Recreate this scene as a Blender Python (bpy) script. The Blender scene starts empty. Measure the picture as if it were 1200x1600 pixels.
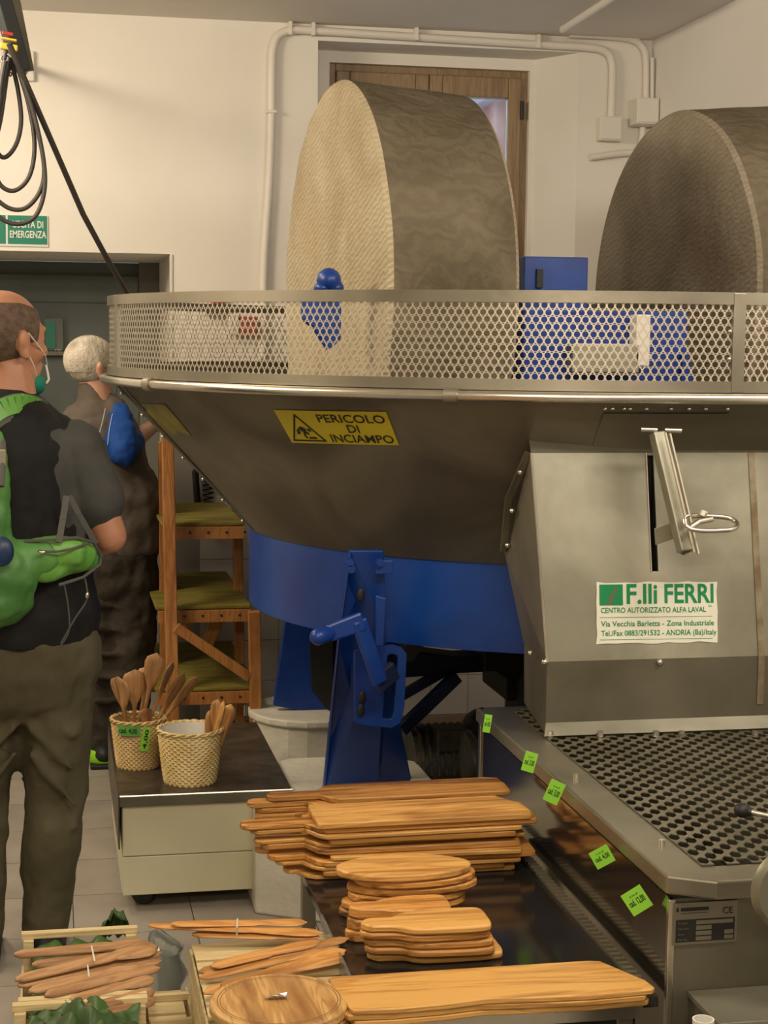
import bpy, bmesh, math, random
from mathutils import Vector, Matrix
from math import pi, sin, cos, atan, radians as R
rnd = random.Random(7)
SC = bpy.context.scene
COL = SC.collection
# ------------------------------------------------------------ camera
FPX, HCAM = 2600.0, 1.62
yaw, pitch, roll = atan(520/FPX), atan(273/FPX), 0.0115
CAM = Vector((0, 0, HCAM))
FW = Vector((sin(yaw)*cos(pitch), cos(yaw)*cos(pitch), -sin(pitch)))
R0 = Vector((cos(yaw), -sin(yaw), 0)); U0 = R0.cross(FW)
RI = R0*cos(roll) + U0*sin(roll); UP = RI.cross(FW)
cd = bpy.data.cameras.new('camera'); co = bpy.data.objects.new('camera', cd); COL.objects.link(co)
co.matrix_world = Matrix(((RI.x, UP.x, -FW.x, 0), (RI.y, UP.y, -FW.y, 0), (RI.z, UP.z, -FW.z, HCAM), (0, 0, 0, 1)))
cd.sensor_fit = 'VERTICAL'; cd.sensor_height = 32; cd.lens = 32*FPX/1600; cd.clip_end = 200
SC.camera = co
# ------------------------------------------------------------ world and lights
w = bpy.data.worlds.new('sky'); SC.world = w; w.use_nodes = True
bg = w.node_tree.nodes['Background']; bg.inputs[0].default_value = (0.80, 0.90, 1.0, 1); bg.inputs[1].default_value = 1.6
def area(loc, target, sx, sy, power, col):
    l = bpy.data.lights.new('ceiling_and_fill_lamp', 'AREA'); l.shape = 'RECTANGLE'; l.size = sx; l.size_y = sy
    l.energy = power; l.color = col
    o = bpy.data.objects.new('ceiling_and_fill_lamp', l); COL.objects.link(o); o.location = loc
    o.rotation_euler = (Vector(target)-Vector(loc)).to_track_quat('-Z', 'Y').to_euler()
area((-1.6, 4.3, 2.68), (0.6, 5.0, 1.6), 1.2, 0.3, 42, (1.0, 0.83, 0.60))
area((-0.75, 5.5, 2.74), (0.4, 5.9, 0.0), 1.0, 0.3, 17, (1.0, 0.86, 0.66))  # fill lamp added left of view to brighten the tiles under the mill
area((0.6, 1.6, 2.74), (0.8, 2.8, 0.0), 1.4, 0.35, 37, (1.0, 0.84, 0.62))
area((2.2, 2.4, 2.74), (2.0, 5.0, 1.6), 1.2, 0.3, 34, (1.0, 0.90, 0.78))
area((-0.6, -1.2, 2.74), (-0.2, 0.6, 0.0), 1.4, 0.35, 40, (1.0, 0.86, 0.66))
SC.view_settings.view_transform = 'Standard'; SC.view_settings.look = 'None'
SC.view_settings.exposure = 0.0; SC.view_settings.gamma = 1.0; SC.view_settings.use_curve_mapping = False

# ------------------------------------------------------------ helpers
def ray(px, py): return FW + RI*((px-600)/FPX) - UP*((py-800)/FPX)
def P(px, py, x=None, y=None, z=None, d=None):
    """world point seen at that place of the 1200x1600 photograph, on one given plane"""
    r = ray(px, py)
    if d is not None: t = d
    elif x is not None: t = (x-CAM.x)/r.x
    elif y is not None: t = (y-CAM.y)/r.y
    else: t = (z-CAM.z)/r.z
    return CAM + r*t

def link_nodes(nt, a, b): nt.links.new(a, b)
MATS = {}
def mat(name, c, rough=0.6, metal=0.0, c2=None, scale=6.0, stretch=(1, 1, 1), bump=0.0, bscale=None, detail=4.0,
        rand=0.0, lo=0.35, hi=0.65, emit=None, trans=0.0, alpha=1.0, coat=0.0, rough2=None, space='Object', dist=0.0):
    m = bpy.data.materials.new(name); m.use_nodes = True; nt = m.node_tree; N = nt.nodes; L = nt.links
    b = N['Principled BSDF']
    b.inputs['Base Color'].default_value = (*c, 1); b.inputs['Roughness'].default_value = rough
    b.inputs['Metallic'].default_value = metal
    if rough >= 0.7: b.inputs['Specular IOR Level'].default_value = 0.2
    if coat: b.inputs['Coat Weight'].default_value = coat
    if trans: b.inputs['Transmission Weight'].default_value = trans
    if alpha < 1: b.inputs['Alpha'].default_value = alpha
    if emit: b.inputs['Emission Color'].default_value = (*c, 1); b.inputs['Emission Strength'].default_value = emit
    if c2 is not None or bump:
        tc = N.new('ShaderNodeTexCoord'); mp = N.new('ShaderNodeMapping'); mp.inputs['Scale'].default_value = stretch
        L.new(tc.outputs[space], mp.inputs['Vector'])
        if rand:
            oi = N.new('ShaderNodeObjectInfo'); mu = N.new('ShaderNodeVectorMath'); mu.operation = 'SCALE'
            mu.inputs[0].default_value = (37, 19, 53); L.new(oi.outputs['Random'], mu.inputs['Scale'])
            L.new(mu.outputs[0], mp.inputs['Location'])
    if c2 is not None:
        no = N.new('ShaderNodeTexNoise'); no.inputs['Scale'].default_value = scale; no.inputs['Detail'].default_value = detail
        no.inputs['Distortion'].default_value = dist
        L.new(mp.outputs[0], no.inputs['Vector'])
        cr = N.new('ShaderNodeValToRGB'); cr.color_ramp.elements[0].position = lo; cr.color_ramp.elements[1].position = hi
        cr.color_ramp.elements[0].color = (*c, 1); cr.color_ramp.elements[1].color = (*c2, 1)
        L.new(no.outputs[0], cr.inputs[0])
        out = cr.outputs[0]
        if rand:
            hs = N.new('ShaderNodeHueSaturation'); mr = N.new('ShaderNodeMapRange')
            mr.inputs['To Min'].default_value = 1-rand; mr.inputs['To Max'].default_value = 1+rand
            L.new(oi.outputs['Random'], mr.inputs[0]); L.new(mr.outputs[0], hs.inputs['Value']); L.new(out, hs.inputs['Color'])
            out = hs.outputs[0]
        L.new(out, b.inputs['Base Color'])
        if rough2 is not None:
            m2 = N.new('ShaderNodeMapRange'); m2.inputs['To Min'].default_value = rough; m2.inputs['To Max'].default_value = rough2
            L.new(no.outputs[0], m2.inputs[0]); L.new(m2.outputs[0], b.inputs['Roughness'])
    if bump:
        nb = N.new('ShaderNodeTexNoise'); nb.inputs['Scale'].default_value = bscale or scale; nb.inputs['Detail'].default_value = 5
        L.new(mp.outputs[0], nb.inputs['Vector'])
        bp = N.new('ShaderNodeBump'); bp.inputs['Strength'].default_value = bump; bp.inputs['Distance'].default_value = 0.01
        L.new(nb.outputs[0], bp.inputs['Height']); L.new(bp.outputs[0], b.inputs['Normal'])
    MATS[name] = m
    return m
def wood(name, c, c2, c3, rough=0.5, ax=(1.2, 11, 11), rand=0.12):
    m = bpy.data.materials.new(name); m.use_nodes = True; nt = m.node_tree; N = nt.nodes; L = nt.links
    b = N['Principled BSDF']; b.inputs['Roughness'].default_value = rough
    tc = N.new('ShaderNodeTexCoord'); mp = N.new('ShaderNodeMapping'); mp.inputs['Scale'].default_value = ax
    oi = N.new('ShaderNodeObjectInfo'); mu = N.new('ShaderNodeVectorMath'); mu.operation = 'SCALE'
    mu.inputs[0].default_value = (7, 29, 13); L.new(oi.outputs['Random'], mu.inputs['Scale']); L.new(mu.outputs[0], mp.inputs['Location'])
    L.new(tc.outputs['Object'], mp.inputs['Vector'])
    n1 = N.new('ShaderNodeTexNoise'); n1.inputs['Scale'].default_value = 2.2; n1.inputs['Detail'].default_value = 3; n1.inputs['Distortion'].default_value = 1.2
    L.new(mp.outputs[0], n1.inputs['Vector'])
    mm = N.new('ShaderNodeMath'); mm.operation = 'MULTIPLY'; mm.inputs[1].default_value = 34
    L.new(n1.outputs[0], mm.inputs[0]); sn = N.new('ShaderNodeMath'); sn.operation = 'SINE'; L.new(mm.outputs[0], sn.inputs[0])
    mr = N.new('ShaderNodeMapRange'); mr.inputs['From Min'].default_value = -1; L.new(sn.outputs[0], mr.inputs[0])
    cr = N.new('ShaderNodeValToRGB'); e = cr.color_ramp.elements; e[0].position = 0.0; e[0].color = (*c2, 1); e[1].position = 0.55; e[1].color = (*c, 1)
    L.new(mr.outputs[0], cr.inputs[0])
    n2 = N.new('ShaderNodeTexNoise'); n2.inputs['Scale'].default_value = 1.1; n2.inputs['Detail'].default_value = 6; n2.inputs['Distortion'].default_value = 2.5
    L.new(mp.outputs[0], n2.inputs['Vector'])
    c2r = N.new('ShaderNodeValToRGB'); e = c2r.color_ramp.elements; e[0].position = 0.49; e[0].color = (0, 0, 0, 1); e[1].position = 0.68; e[1].color = (1, 1, 1, 1)
    L.new(n2.outputs[0], c2r.inputs[0])
    mx = N.new('ShaderNodeMix'); mx.data_type = 'RGBA'; L.new(c2r.outputs[0], mx.inputs[0]); L.new(cr.outputs[0], mx.inputs[6]); mx.inputs[7].default_value = (*c3, 1)
    hs = N.new('ShaderNodeHueSaturation'); m3 = N.new('ShaderNodeMapRange'); m3.inputs['To Min'].default_value = 1-rand; m3.inputs['To Max'].default_value = 1+rand
    L.new(oi.outputs['Random'], m3.inputs[0]); L.new(m3.outputs[0], hs.inputs['Value']); L.new(mx.outputs[2], hs.inputs['Color'])
    L.new(hs.outputs[0], b.inputs['Base Color'])
    bp = N.new('ShaderNodeBump'); bp.inputs['Strength'].default_value = 0.15; bp.inputs['Distance'].default_value = 0.004
    L.new(mr.outputs[0], bp.inputs['Height']); L.new(bp.outputs[0], b.inputs['Normal'])
    return m

M_wall = mat('plaster', (0.78, 0.74, 0.67), 0.85, c2=(0.85, 0.82, 0.76), scale=1.3, bump=0.35, bscale=5)
M_wallr = mat('plaster_right', (0.76, 0.73, 0.70), 0.85, c2=(0.83, 0.80, 0.77), scale=1.3, bump=0.25, bscale=5)
M_ceil = mat('ceiling_paint', (0.76, 0.72, 0.67), 0.7, c2=(0.82, 0.78, 0.73), scale=1.2, bump=0.2, bscale=4)
M_tile = mat('wall_tile_glaze', (0.62, 0.60, 0.56), 0.25, c2=(0.66, 0.64, 0.60), scale=3, rand=0.03)
M_grout = mat('grout', (0.30, 0.28, 0.25), 0.9)
M_ftile = mat('floor_tile_stone', (0.30, 0.265, 0.225), 0.45, c2=(0.38, 0.34, 0.29), scale=5, rand=0.06, bump=0.1)
M_base = mat('terracotta_skirting', (0.30, 0.20, 0.16), 0.6)
M_winwood = wood('window_oak', (0.30, 0.20, 0.10), (0.25, 0.16, 0.08), (0.22, 0.14, 0.07), 0.45, (9, 9, 1.2), 0.0)
M_glass = mat('window_glass', (0.95, 0.97, 1.0), 0.02, trans=1.0)
M_pvc = mat('painted_conduit', (0.76, 0.72, 0.65), 0.45)
M_door = mat('door_slate', (0.085, 0.10, 0.095), 0.4, c2=(0.13, 0.16, 0.155), scale=2.5)
M_steel = mat('stainless_steel', (0.25, 0.232, 0.185), 0.36, 0.9, c2=(0.40, 0.37, 0.30), scale=3, bump=0.05, bscale=40, rough2=0.5)
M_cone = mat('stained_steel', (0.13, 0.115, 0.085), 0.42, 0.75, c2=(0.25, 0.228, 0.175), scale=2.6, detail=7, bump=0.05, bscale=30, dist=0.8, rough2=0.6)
M_bright = mat('bright_steel', (0.62, 0.58, 0.50), 0.25, 0.95, c2=(0.72, 0.68, 0.60), scale=9)
M_mesh = mat('perforated_steel', (0.64, 0.58, 0.48), 0.40, 0.78)
M_mirror = mat('polished_side_steel', (0.30, 0.27, 0.22), 0.13, 0.95, c2=(0.38, 0.34, 0.28), scale=2.0, bump=0.03, bscale=2.5)
M_dull = mat('dull_steel', (0.12, 0.112, 0.080), 0.42, 0.65, c2=(0.20, 0.185, 0.14), scale=4, detail=7, rough2=0.6)
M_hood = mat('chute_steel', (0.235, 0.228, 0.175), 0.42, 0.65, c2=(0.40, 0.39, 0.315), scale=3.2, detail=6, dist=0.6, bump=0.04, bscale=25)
M_blue = mat('blue_enamel', (0.003, 0.030, 0.21), 0.36, c2=(0.006, 0.058, 0.32), scale=3.5, detail=6, bump=0.12, bscale=18)
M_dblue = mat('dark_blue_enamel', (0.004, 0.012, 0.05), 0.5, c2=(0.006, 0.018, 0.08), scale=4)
M_black = mat('black_iron', (0.010, 0.010, 0.012), 0.55)
M_grease = mat('greasy_iron', (0.016, 0.015, 0.011), 0.5, c2=(0.05, 0.042, 0.028), scale=14, detail=8, bump=0.3, bscale=30)
M_plinth = mat('plinth_paint', (0.60, 0.57, 0.48), 0.5, c2=(0.68, 0.65, 0.56), scale=5, bump=0.8, bscale=14)
M_cart = mat('cream_enamel', (0.56, 0.53, 0.36), 0.38, c2=(0.62, 0.59, 0.42), scale=3)
M_carttop = mat('worn_dark_steel', (0.05, 0.04, 0.03), 0.35, 0.5, c2=(0.12, 0.10, 0.075), scale=12, detail=8, bump=0.2, bscale=40)
M_table = mat('polished_black_table', (0.035, 0.032, 0.030), 0.12, 0.6, c2=(0.05, 0.045, 0.04), scale=4)
M_rubber = mat('black_rubber', (0.012, 0.012, 0.012), 0.6)
M_cable = mat('cable_sheath', (0.045, 0.038, 0.034), 0.45)
M_olive = wood('olive_wood', (0.55, 0.27, 0.070), (0.42, 0.185, 0.045), (0.15, 0.052, 0.012), 0.42, (1.2, 11, 22), 0.22)
M_olivez = wood('carved_olive_wood', (0.55, 0.28, 0.085), (0.42, 0.19, 0.05), (0.24, 0.10, 0.03), 0.45, (12, 12, 1.2), 0.2)
M_olive2 = wood('pale_olive_wood', (0.66, 0.37, 0.11), (0.54, 0.27, 0.07), (0.30, 0.13, 0.03), 0.42, (0.9, 8, 16), 0.08)
M_round = wood('striped_olive_wood', (0.56, 0.34, 0.13), (0.42, 0.23, 0.08), (0.26, 0.12, 0.04), 0.4, (9, 1.1, 9))
M_spoon = wood('spoon_wood', (0.42, 0.22, 0.085), (0.33, 0.165, 0.06), (0.22, 0.10, 0.035), 0.5, (11, 11, 1.5))
M_spoonx = wood('bundled_spoon_wood', (0.43, 0.245, 0.115), (0.33, 0.175, 0.075), (0.22, 0.10, 0.04), 0.5, (12, 12, 1.3), 0.15)
M_cratew = wood('poplar_wood', (0.64, 0.52, 0.29), (0.57, 0.45, 0.24), (0.50, 0.38, 0.19), 0.6, (1.2, 9, 9), 0.08)
M_stand = wood('stand_pine', (0.40, 0.17, 0.045), (0.33, 0.13, 0.03), (0.25, 0.09, 0.02), 0.45, (8, 8, 1.2))
M_moss = mat('yellow_green_shelf', (0.14, 0.112, 0.018), 0.75, c2=(0.23, 0.185, 0.04), scale=7, stretch=(1, 8, 1), bump=0.4, bscale=40)
M_straw = mat('wicker', (0.48, 0.32, 0.13), 0.45, c2=(0.66, 0.48, 0.22), scale=18, rand=0.05)
M_straw2 = mat('golden_wicker', (0.60, 0.43, 0.17), 0.40, c2=(0.78, 0.62, 0.30), scale=18)
M_white = mat('white_paper', (0.74, 0.73, 0.68), 0.6)
M_cloth = mat('white_liner', (0.66, 0.65, 0.60), 0.8, c2=(0.72, 0.71, 0.66), scale=6)
M_tag = mat('fluorescent_green_paper', (0.27, 0.68, 0.05), 0.6, emit=None)
M_tagd = mat('green_tape_label', (0.11, 0.34, 0.06), 0.4)
M_ink = mat('black_ink', (0.012, 0.012, 0.012), 0.6)
M_sgreen = mat('sticker_green', (0.0, 0.22, 0.075), 0.4)
M_swhite = mat('sticker_white', (0.68, 0.68, 0.58), 0.45, c2=(0.74, 0.74, 0.64), scale=12)
M_yellow = mat('sticker_yellow', (0.56, 0.46, 0.012), 0.4)
M_syel = mat('soiled_sticker_yellow', (0.22, 0.19, 0.02), 0.5, c2=(0.13, 0.11, 0.03), scale=14)
M_exit = mat('exit_green', (0.0, 0.20, 0.13), 0.35)
M_stain = mat('rust_stain', (0.17, 0.125, 0.07), 0.5, 0.5, c2=(0.30, 0.26, 0.18), scale=20)
M_skin = mat('skin', (0.40, 0.185, 0.105), 0.48, c2=(0.48, 0.235, 0.145), scale=9)
M_skin2 = mat('skin_fair', (0.50, 0.27, 0.18), 0.5, c2=(0.56, 0.32, 0.22), scale=9)
M_hairb = mat('cropped_brown_hair', (0.085, 0.060, 0.042), 0.7, c2=(0.15, 0.105, 0.075), scale=60, bump=0.4, bscale=120)
M_hairw = mat('white_hair', (0.38, 0.33, 0.26), 0.6, c2=(0.62, 0.56, 0.47), scale=28, stretch=(1, 1, 0.35), bump=0.6, bscale=50)
M_vest = mat('black_vest_cloth', (0.010, 0.010, 0.011), 0.7, c2=(0.018, 0.018, 0.019), scale=5, bump=0.3, bscale=14)
M_polo = mat('charcoal_jersey', (0.050, 0.051, 0.049), 0.8, c2=(0.075, 0.076, 0.072), scale=5, bump=0.3, bscale=10)
M_khaki = mat('khaki_trouser_cloth', (0.070, 0.062, 0.036), 0.8, c2=(0.105, 0.094, 0.057), scale=5, bump=0.5, bscale=9)
M_bvest = mat('taupe_vest_cloth', (0.095, 0.075, 0.062), 0.8, c2=(0.13, 0.105, 0.088), scale=5, bump=0.3, bscale=12)
M_bshirt = mat('blue_striped_shirt', (0.008, 0.05, 0.24), 0.7, c2=(0.015, 0.075, 0.33), scale=5)
M_dtrou = mat('dark_brown_trousers', (0.032, 0.026, 0.020), 0.8, c2=(0.055, 0.045, 0.034), scale=7, bump=0.7, bscale=16)
M_pack = mat('green_nylon', (0.045, 0.16, 0.035), 0.5, c2=(0.11, 0.31, 0.07), scale=6, bump=0.6, bscale=16)
M_pack2 = mat('bright_green_nylon', (0.09, 0.30, 0.04), 0.45, c2=(0.17, 0.42, 0.08), scale=6, bump=0.5, bscale=16)
M_mask = mat('surgical_mask_green', (0.02, 0.20, 0.14), 0.7)
M_gtrim = mat('grey_webbing', (0.10, 0.10, 0.095), 0.7)
M_neon = mat('neon_shoe', (0.28, 0.65, 0.02), 0.5)
M_paper = mat('green_tissue', (0.020, 0.055, 0.010), 0.5, c2=(0.042, 0.105, 0.020), scale=6, bump=0.3, bscale=14)
M_foil = mat('foil', (0.7, 0.7, 0.7), 0.3, 0.8)
M_clear = mat('clear_plastic', (0.75, 0.80, 0.78), 0.08, trans=0.85)
M_red = mat('red_plastic', (0.35, 0.03, 0.03), 0.4)
M_brass = mat('yellow_paint', (0.70, 0.50, 0.05), 0.35)
M_hot = mat('brick_far', (0.26, 0.12, 0.11), 0.8, c2=(0.38, 0.26, 0.25), scale=3)

class MB:
    def __init__(s): s.v = []; s.f = []
    def add(s, vs, fs):
        n = len(s.v); s.v += [Vector(v) for v in vs]; s.f += [tuple(i+n for i in f) for f in fs]; return s
    def box(s, c, d, rot=None):
        c = Vector(c); h = [x/2 for x in d]; vs = []
        for k in range(8):
            p = Vector((h[0]*(1 if k & 1 else -1), h[1]*(1 if k & 2 else -1), h[2]*(1 if k & 4 else -1)))
            if rot is not None: p = rot @ p
            vs.append(c+p)
        return s.add(vs, [(0, 2, 3, 1), (4, 5, 7, 6), (0, 1, 5, 4), (2, 6, 7, 3), (0, 4, 6, 2), (1, 3, 7, 5)])
    def bb(s, x0, x1, y0, y1, z0, z1): return s.box(((x0+x1)/2, (y0+y1)/2, (z0+z1)/2), (x1-x0, y1-y0, z1-z0))
    def hexa(s, bot, top):
        n = len(bot); vs = list(bot)+list(top)
        fs = [tuple(reversed(range(n))), tuple(range(n, 2*n))]+[(i, (i+1) % n, n+(i+1) % n, n+i) for i in range(n)]
        return s.add(vs, fs)
    def bar(s, p0, p1, w, h, up=(0, 0, 1), w1=None, h1=None):
        p0, p1 = Vector(p0), Vector(p1); d = (p1-p0).normalized(); up = Vector(up)
        if abs(d.dot(up)) > 0.98: up = Vector((0, 1, 0))
        a = d.cross(up).normalized(); b = a.cross(d).normalized(); w1 = w if w1 is None else w1; h1 = h if h1 is None else h1
        q = lambda p, ww, hh: [p-a*ww/2-b*hh/2, p+a*ww/2-b*hh/2, p+a*ww/2+b*hh/2, p-a*ww/2+b*hh/2]
        return s.hexa(q(p0, w, h), q(p1, w1, h1))
    def cyl(s, p0, p1, r0, r1=None, n=16, sc=(1, 1)):
        p0, p1 = Vector(p0), Vector(p1); r1 = r0 if r1 is None else r1; d = (p1-p0).normalized()
        up = Vector((0, 0, 1)) if abs(d.z) < 0.95 else Vector((0, 1, 0))
        a = d.cross(up).normalized(); b = a.cross(d)
        q = lambda p, r: [p+(a*cos(2*pi*i/n)*sc[0]+b*sin(2*pi*i/n)*sc[1])*r for i in range(n)]
        return s.hexa(q(p0, r0), q(p1, r1))
    def tube(s, pts, r, n=8, closed=False):
        pts = [Vector(p) for p in pts]; N = len(pts); vs = []; prev = None
        rr = r if isinstance(r, (list, tuple)) else [r]*N
        for i, p in enumerate(pts):
            if closed: d = pts[(i+1) % N]-pts[i-1]
            else: d = pts[min(i+1, N-1)]-pts[max(i-1, 0)]
            d.normalize()
            if prev is None:
                up = Vector((0, 0, 1)) if abs(d.z) < 0.9 else Vector((0, 1, 0)); a = d.cross(up).normalized()
            else: a = (prev-d*prev.dot(d)).normalized()
            prev = a; b = a.cross(d)
            vs += [p+(a*cos(2*pi*k/n)+b*sin(2*pi*k/n))*rr[i] for k in range(n)]
        fs = []
        for i in range(N if closed else N-1):
            for k in range(n):
                j = (i+1) % N; fs.append((i*n+k, j*n+k, j*n+(k+1) % n, i*n+(k+1) % n))
        if not closed: fs += [tuple(range(n)), tuple(reversed(range((N-1)*n, N*n)))]
        return s.add(vs, fs)
    def lathe(s, prof, c=(0, 0, 0), n=32, a0=0, a1=2*pi, close=False, axis=None):
        c = Vector(c); full = abs(a1-a0-2*pi) < 1e-6; m = n if full else n+1; k = len(prof); vs = []
        for i in range(m):
            t = a0+(a1-a0)*i/n
            for r, z in prof:
                v = Vector((r*cos(t), r*sin(t), z))
                if axis is not None: v = axis @ v
                vs.append(c+v)
        fs = []
        for i in range(n):
            j = (i+1) % m
            for q in range(k if close else k-1):
                q2 = (q+1) % k; fs.append((i*k+q, j*k+q, j*k+q2, i*k+q2))
        return s.add(vs, fs)
    def ell(s, c, r, n=12, m=8, rot=None):
        c = Vector(c); vs = []; fs = []
        for i in range(m+1):
            a = pi*i/m
            for j in range(n):
                t = 2*pi*j/n; p = Vector((r[0]*sin(a)*cos(t), r[1]*sin(a)*sin(t), r[2]*cos(a)))
                if rot is not None: p = rot @ p
                vs.append(c+p)
        for i in range(m):
            for j in range(n):
                fs.append((i*n+j, (i+1)*n+j, (i+1)*n+(j+1) % n, i*n+(j+1) % n))
        return s.add(vs, fs)
    def cap(s, p0, r0, p1, r1, sc=(1, 1), n=14):
        """tapered capsule"""
        p0, p1 = Vector(p0), Vector(p1); d = p1-p0; L = d.length; d = d/L if L > 1e-6 else Vector((0, 0, 1))
        up = Vector((0, 1, 0)) if abs(d.y) < 0.9 else Vector((0, 0, 1)); a = d.cross(up).normalized(); b = a.cross(d)
        rings = [(p0-d*r0*sin(t), r0*cos(t)) for t in (1.45, 1.0, 0.5)]+[(p0, r0), (p1, r1)]+[(p1+d*r1*sin(t), r1*cos(t)) for t in (0.5, 1.0, 1.45)]
        vs = []; fs = []
        for c, r in rings: vs += [c+(a*cos(2*pi*k/n)*sc[0]+b*sin(2*pi*k/n)*sc[1])*r for k in range(n)]
        for i in range(len(rings)-1):
            for k in range(n): fs.append((i*n+k, (i+1)*n+k, (i+1)*n+(k+1) % n, i*n+(k+1) % n))
        fs += [tuple(range(n)), tuple(reversed(range((len(rings)-1)*n, len(rings)*n)))]
        return s.add(vs, fs)
    def prism(s, outline, O, u, v, w):
        O, u, v, w = Vector(O), Vector(u), Vector(v), Vector(w)
        b = [O+u*a+v*c for a, c in outline]; return s.hexa(b, [p+w for p in b])
    def build(s, name, m, parent=None, smooth=None, bevel=0, seg=2, kind=None, recalc=True, label=None):
        me = bpy.data.meshes.new(name); me.from_pydata([tuple(v) for v in s.v], [], s.f)
        if recalc:
            b = bmesh.new(); b.from_mesh(me); bmesh.ops.recalc_face_normals(b, faces=b.faces); b.to_mesh(me); b.free()
        me.materials.append(m)
        if smooth:
            me.polygons.foreach_set('use_smooth', [True]*len(me.polygons))
            if smooth < 180: me.set_sharp_from_angle(angle=R(smooth))
        o = bpy.data.objects.new(name, me); COL.objects.link(o)
        if parent is not None:
            o.parent = parent
            r = parent
            off = Vector((0, 0, 0))
            while r is not None: off += r.location; r = r.parent
            o.location = -off
        if bevel:
            md = o.modifiers.new('bevel', 'BEVEL'); md.width = bevel; md.segments = seg; md.limit_method = 'ANGLE'; md.angle_limit = R(40)
        if kind: o['kind'] = kind
        if label: o['label'] = label
        return o
def thing(name, label, cat, loc=(0, 0, 0), group=None):
    o = bpy.data.objects.new(name, None); COL.objects.link(o); o.location = loc; o.empty_display_size = 0.05
    o['label'] = label; o['category'] = cat
    if group: o['group'] = group
    return o
def tag(o, label, cat, group=None):
    o['label'] = label; o['category'] = cat
    if group: o['group'] = group
    return o
def struct(o): o['kind'] = 'structure'; return o
def rebase(o):
    """put a one-mesh thing's origin at the middle of its base"""
    me = o.data; xs = [v.co for v in me.vertices]
    c = Vector(((min(v.x for v in xs)+max(v.x for v in xs))/2, (min(v.y for v in xs)+max(v.y for v in xs))/2, min(v.z for v in xs)))
    me.transform(Matrix.Translation(-c)); o.location = o.location + c
    return o
def folds(o, size, strength, seed=0):
    t = bpy.data.textures.new('cloth_folds', 'CLOUDS'); t.noise_scale = size; t.noise_depth = 2
    md = o.modifiers.new('folds', 'DISPLACE'); md.texture = t; md.strength = strength; md.mid_level = 0.5; md.texture_coords = 'LOCAL'
def remesh(o, voxel, smooth=4, extra=None):
    md = o.modifiers.new('r', 'REMESH'); md.mode = 'VOXEL'; md.voxel_size = voxel; md.use_smooth_shade = True
    if smooth:
        s = o.modifiers.new('s', 'SMOOTH'); s.iterations = smooth; s.factor = 0.5
    dg = bpy.context.evaluated_depsgraph_get(); ev = o.evaluated_get(dg)
    me = bpy.data.meshes.new_from_object(ev); o.modifiers.clear(); ms = list(o.data.materials); o.data = me
    if not me.materials:
        for m in ms: me.materials.append(m)
    me.polygons.foreach_set('use_smooth', [True]*len(me.polygons))
    return o
def text_mb(body, O, u, v, h, off, align='LEFT', width=None, mapper=None, bold=0.0):
    """lettering as a thin mesh: O origin (left baseline), u,v unit vectors, h cap height"""
    cu = bpy.data.curves.new('lettering', 'FONT'); cu.body = body; cu.size = 1.0; cu.align_x = 'LEFT'; cu.resolution_u = 3; cu.offset = bold
    o = bpy.data.objects.new('lettering', cu); COL.objects.link(o)
    dg = bpy.context.evaluated_depsgraph_get(); me = bpy.data.meshes.new_from_object(o.evaluated_get(dg))
    xs = [p.co.x for p in me.vertices]; x0, x1 = min(xs), max(xs); k = h/0.70
    kx = k if width is None else width/(x1-x0)
    sh = {'LEFT': 0, 'CENTER': -(x1-x0)/2, 'RIGHT': -(x1-x0)}[align]
    mb = MB(); vs = []
    for p in me.vertices:
        a, b = (p.co.x-x0+sh)*kx, p.co.y*k
        vs.append(mapper(a, b) if mapper else Vector(O)+Vector(u)*a+Vector(v)*b+Vector(off))
    mb.add(vs, [tuple(f.vertices) for f in me.polygons])
    bpy.data.objects.remove(o); bpy.data.curves.remove(cu); bpy.data.meshes.remove(me)
    return mb
def merge(mbs):
    r = MB()
    for m in mbs: r.add(m.v, m.f)
    return r
def arc(c, r, a0, a1, n, u=(1, 0, 0), v=(0, 0, 1)):
    c, u, v = Vector(c), Vector(u), Vector(v)
    return [c+u*r*cos(a0+(a1-a0)*i/n)+v*r*sin(a0+(a1-a0)*i/n) for i in range(n+1)]
def smoothpath(pts, k=4):
    pts = [Vector(p) for p in pts]; out = []
    for i in range(len(pts)-1):
        p0, p1, p2, p3 = pts[max(i-1, 0)], pts[i], pts[i+1], pts[min(i+2, len(pts)-1)]
        for j in range(k):
            t = j/k; out.append(0.5*((2*p1)+(p2-p0)*t+(2*p0-5*p1+4*p2-p3)*t*t+(3*p1-p0-3*p2+p3)*t**3))
    out.append(pts[-1]); return out

# ============================================================ THE ROOM
YW = 6.697; ZC = 2.852; XR = 2.449; XL = -2.6; YF = -2.4; TH = 0.9
XD = P(270, 397, y=YW).x; ZD = 1.938; XDL = -0.95
XW0 = P(497, 60, y=YW).x; XW1 = P(905, 85, y=YW).x; ZW1 = 2.79; ZW0 = 1.05; NY = YW+0.22
xf0 = P(515, 97, y=NY).x; xf1 = P(828, 115, y=NY).x; zf1 = P(515, 97, y=NY).z; zf0 = 1.2
fl = MB().bb(XL, XR+0.1, YF, YW+TH+0.1, -0.12, -0.008).build('floor', M_grout); struct(fl)
tm = None
for i in range(15):
    for j in range(14):
        if tm is None:
            tmb = MB().box((0, 0, -0.004), (0.327, 0.327, 0.008)); o = tmb.build('floor_tile', M_ftile, fl, bevel=0.0015, seg=1); tm = o.data
        else:
            o = bpy.data.objects.new('floor_tile', tm); COL.objects.link(o); o.parent = fl
        o.location = (-2.43+0.33*i, 2.62+0.33*j+(0.0), -0.0008*rnd.random())
        if o.location.y > YW-0.1 and o.location.x > XD-0.1: bpy.data.objects.remove(o)
wb = MB()
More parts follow.
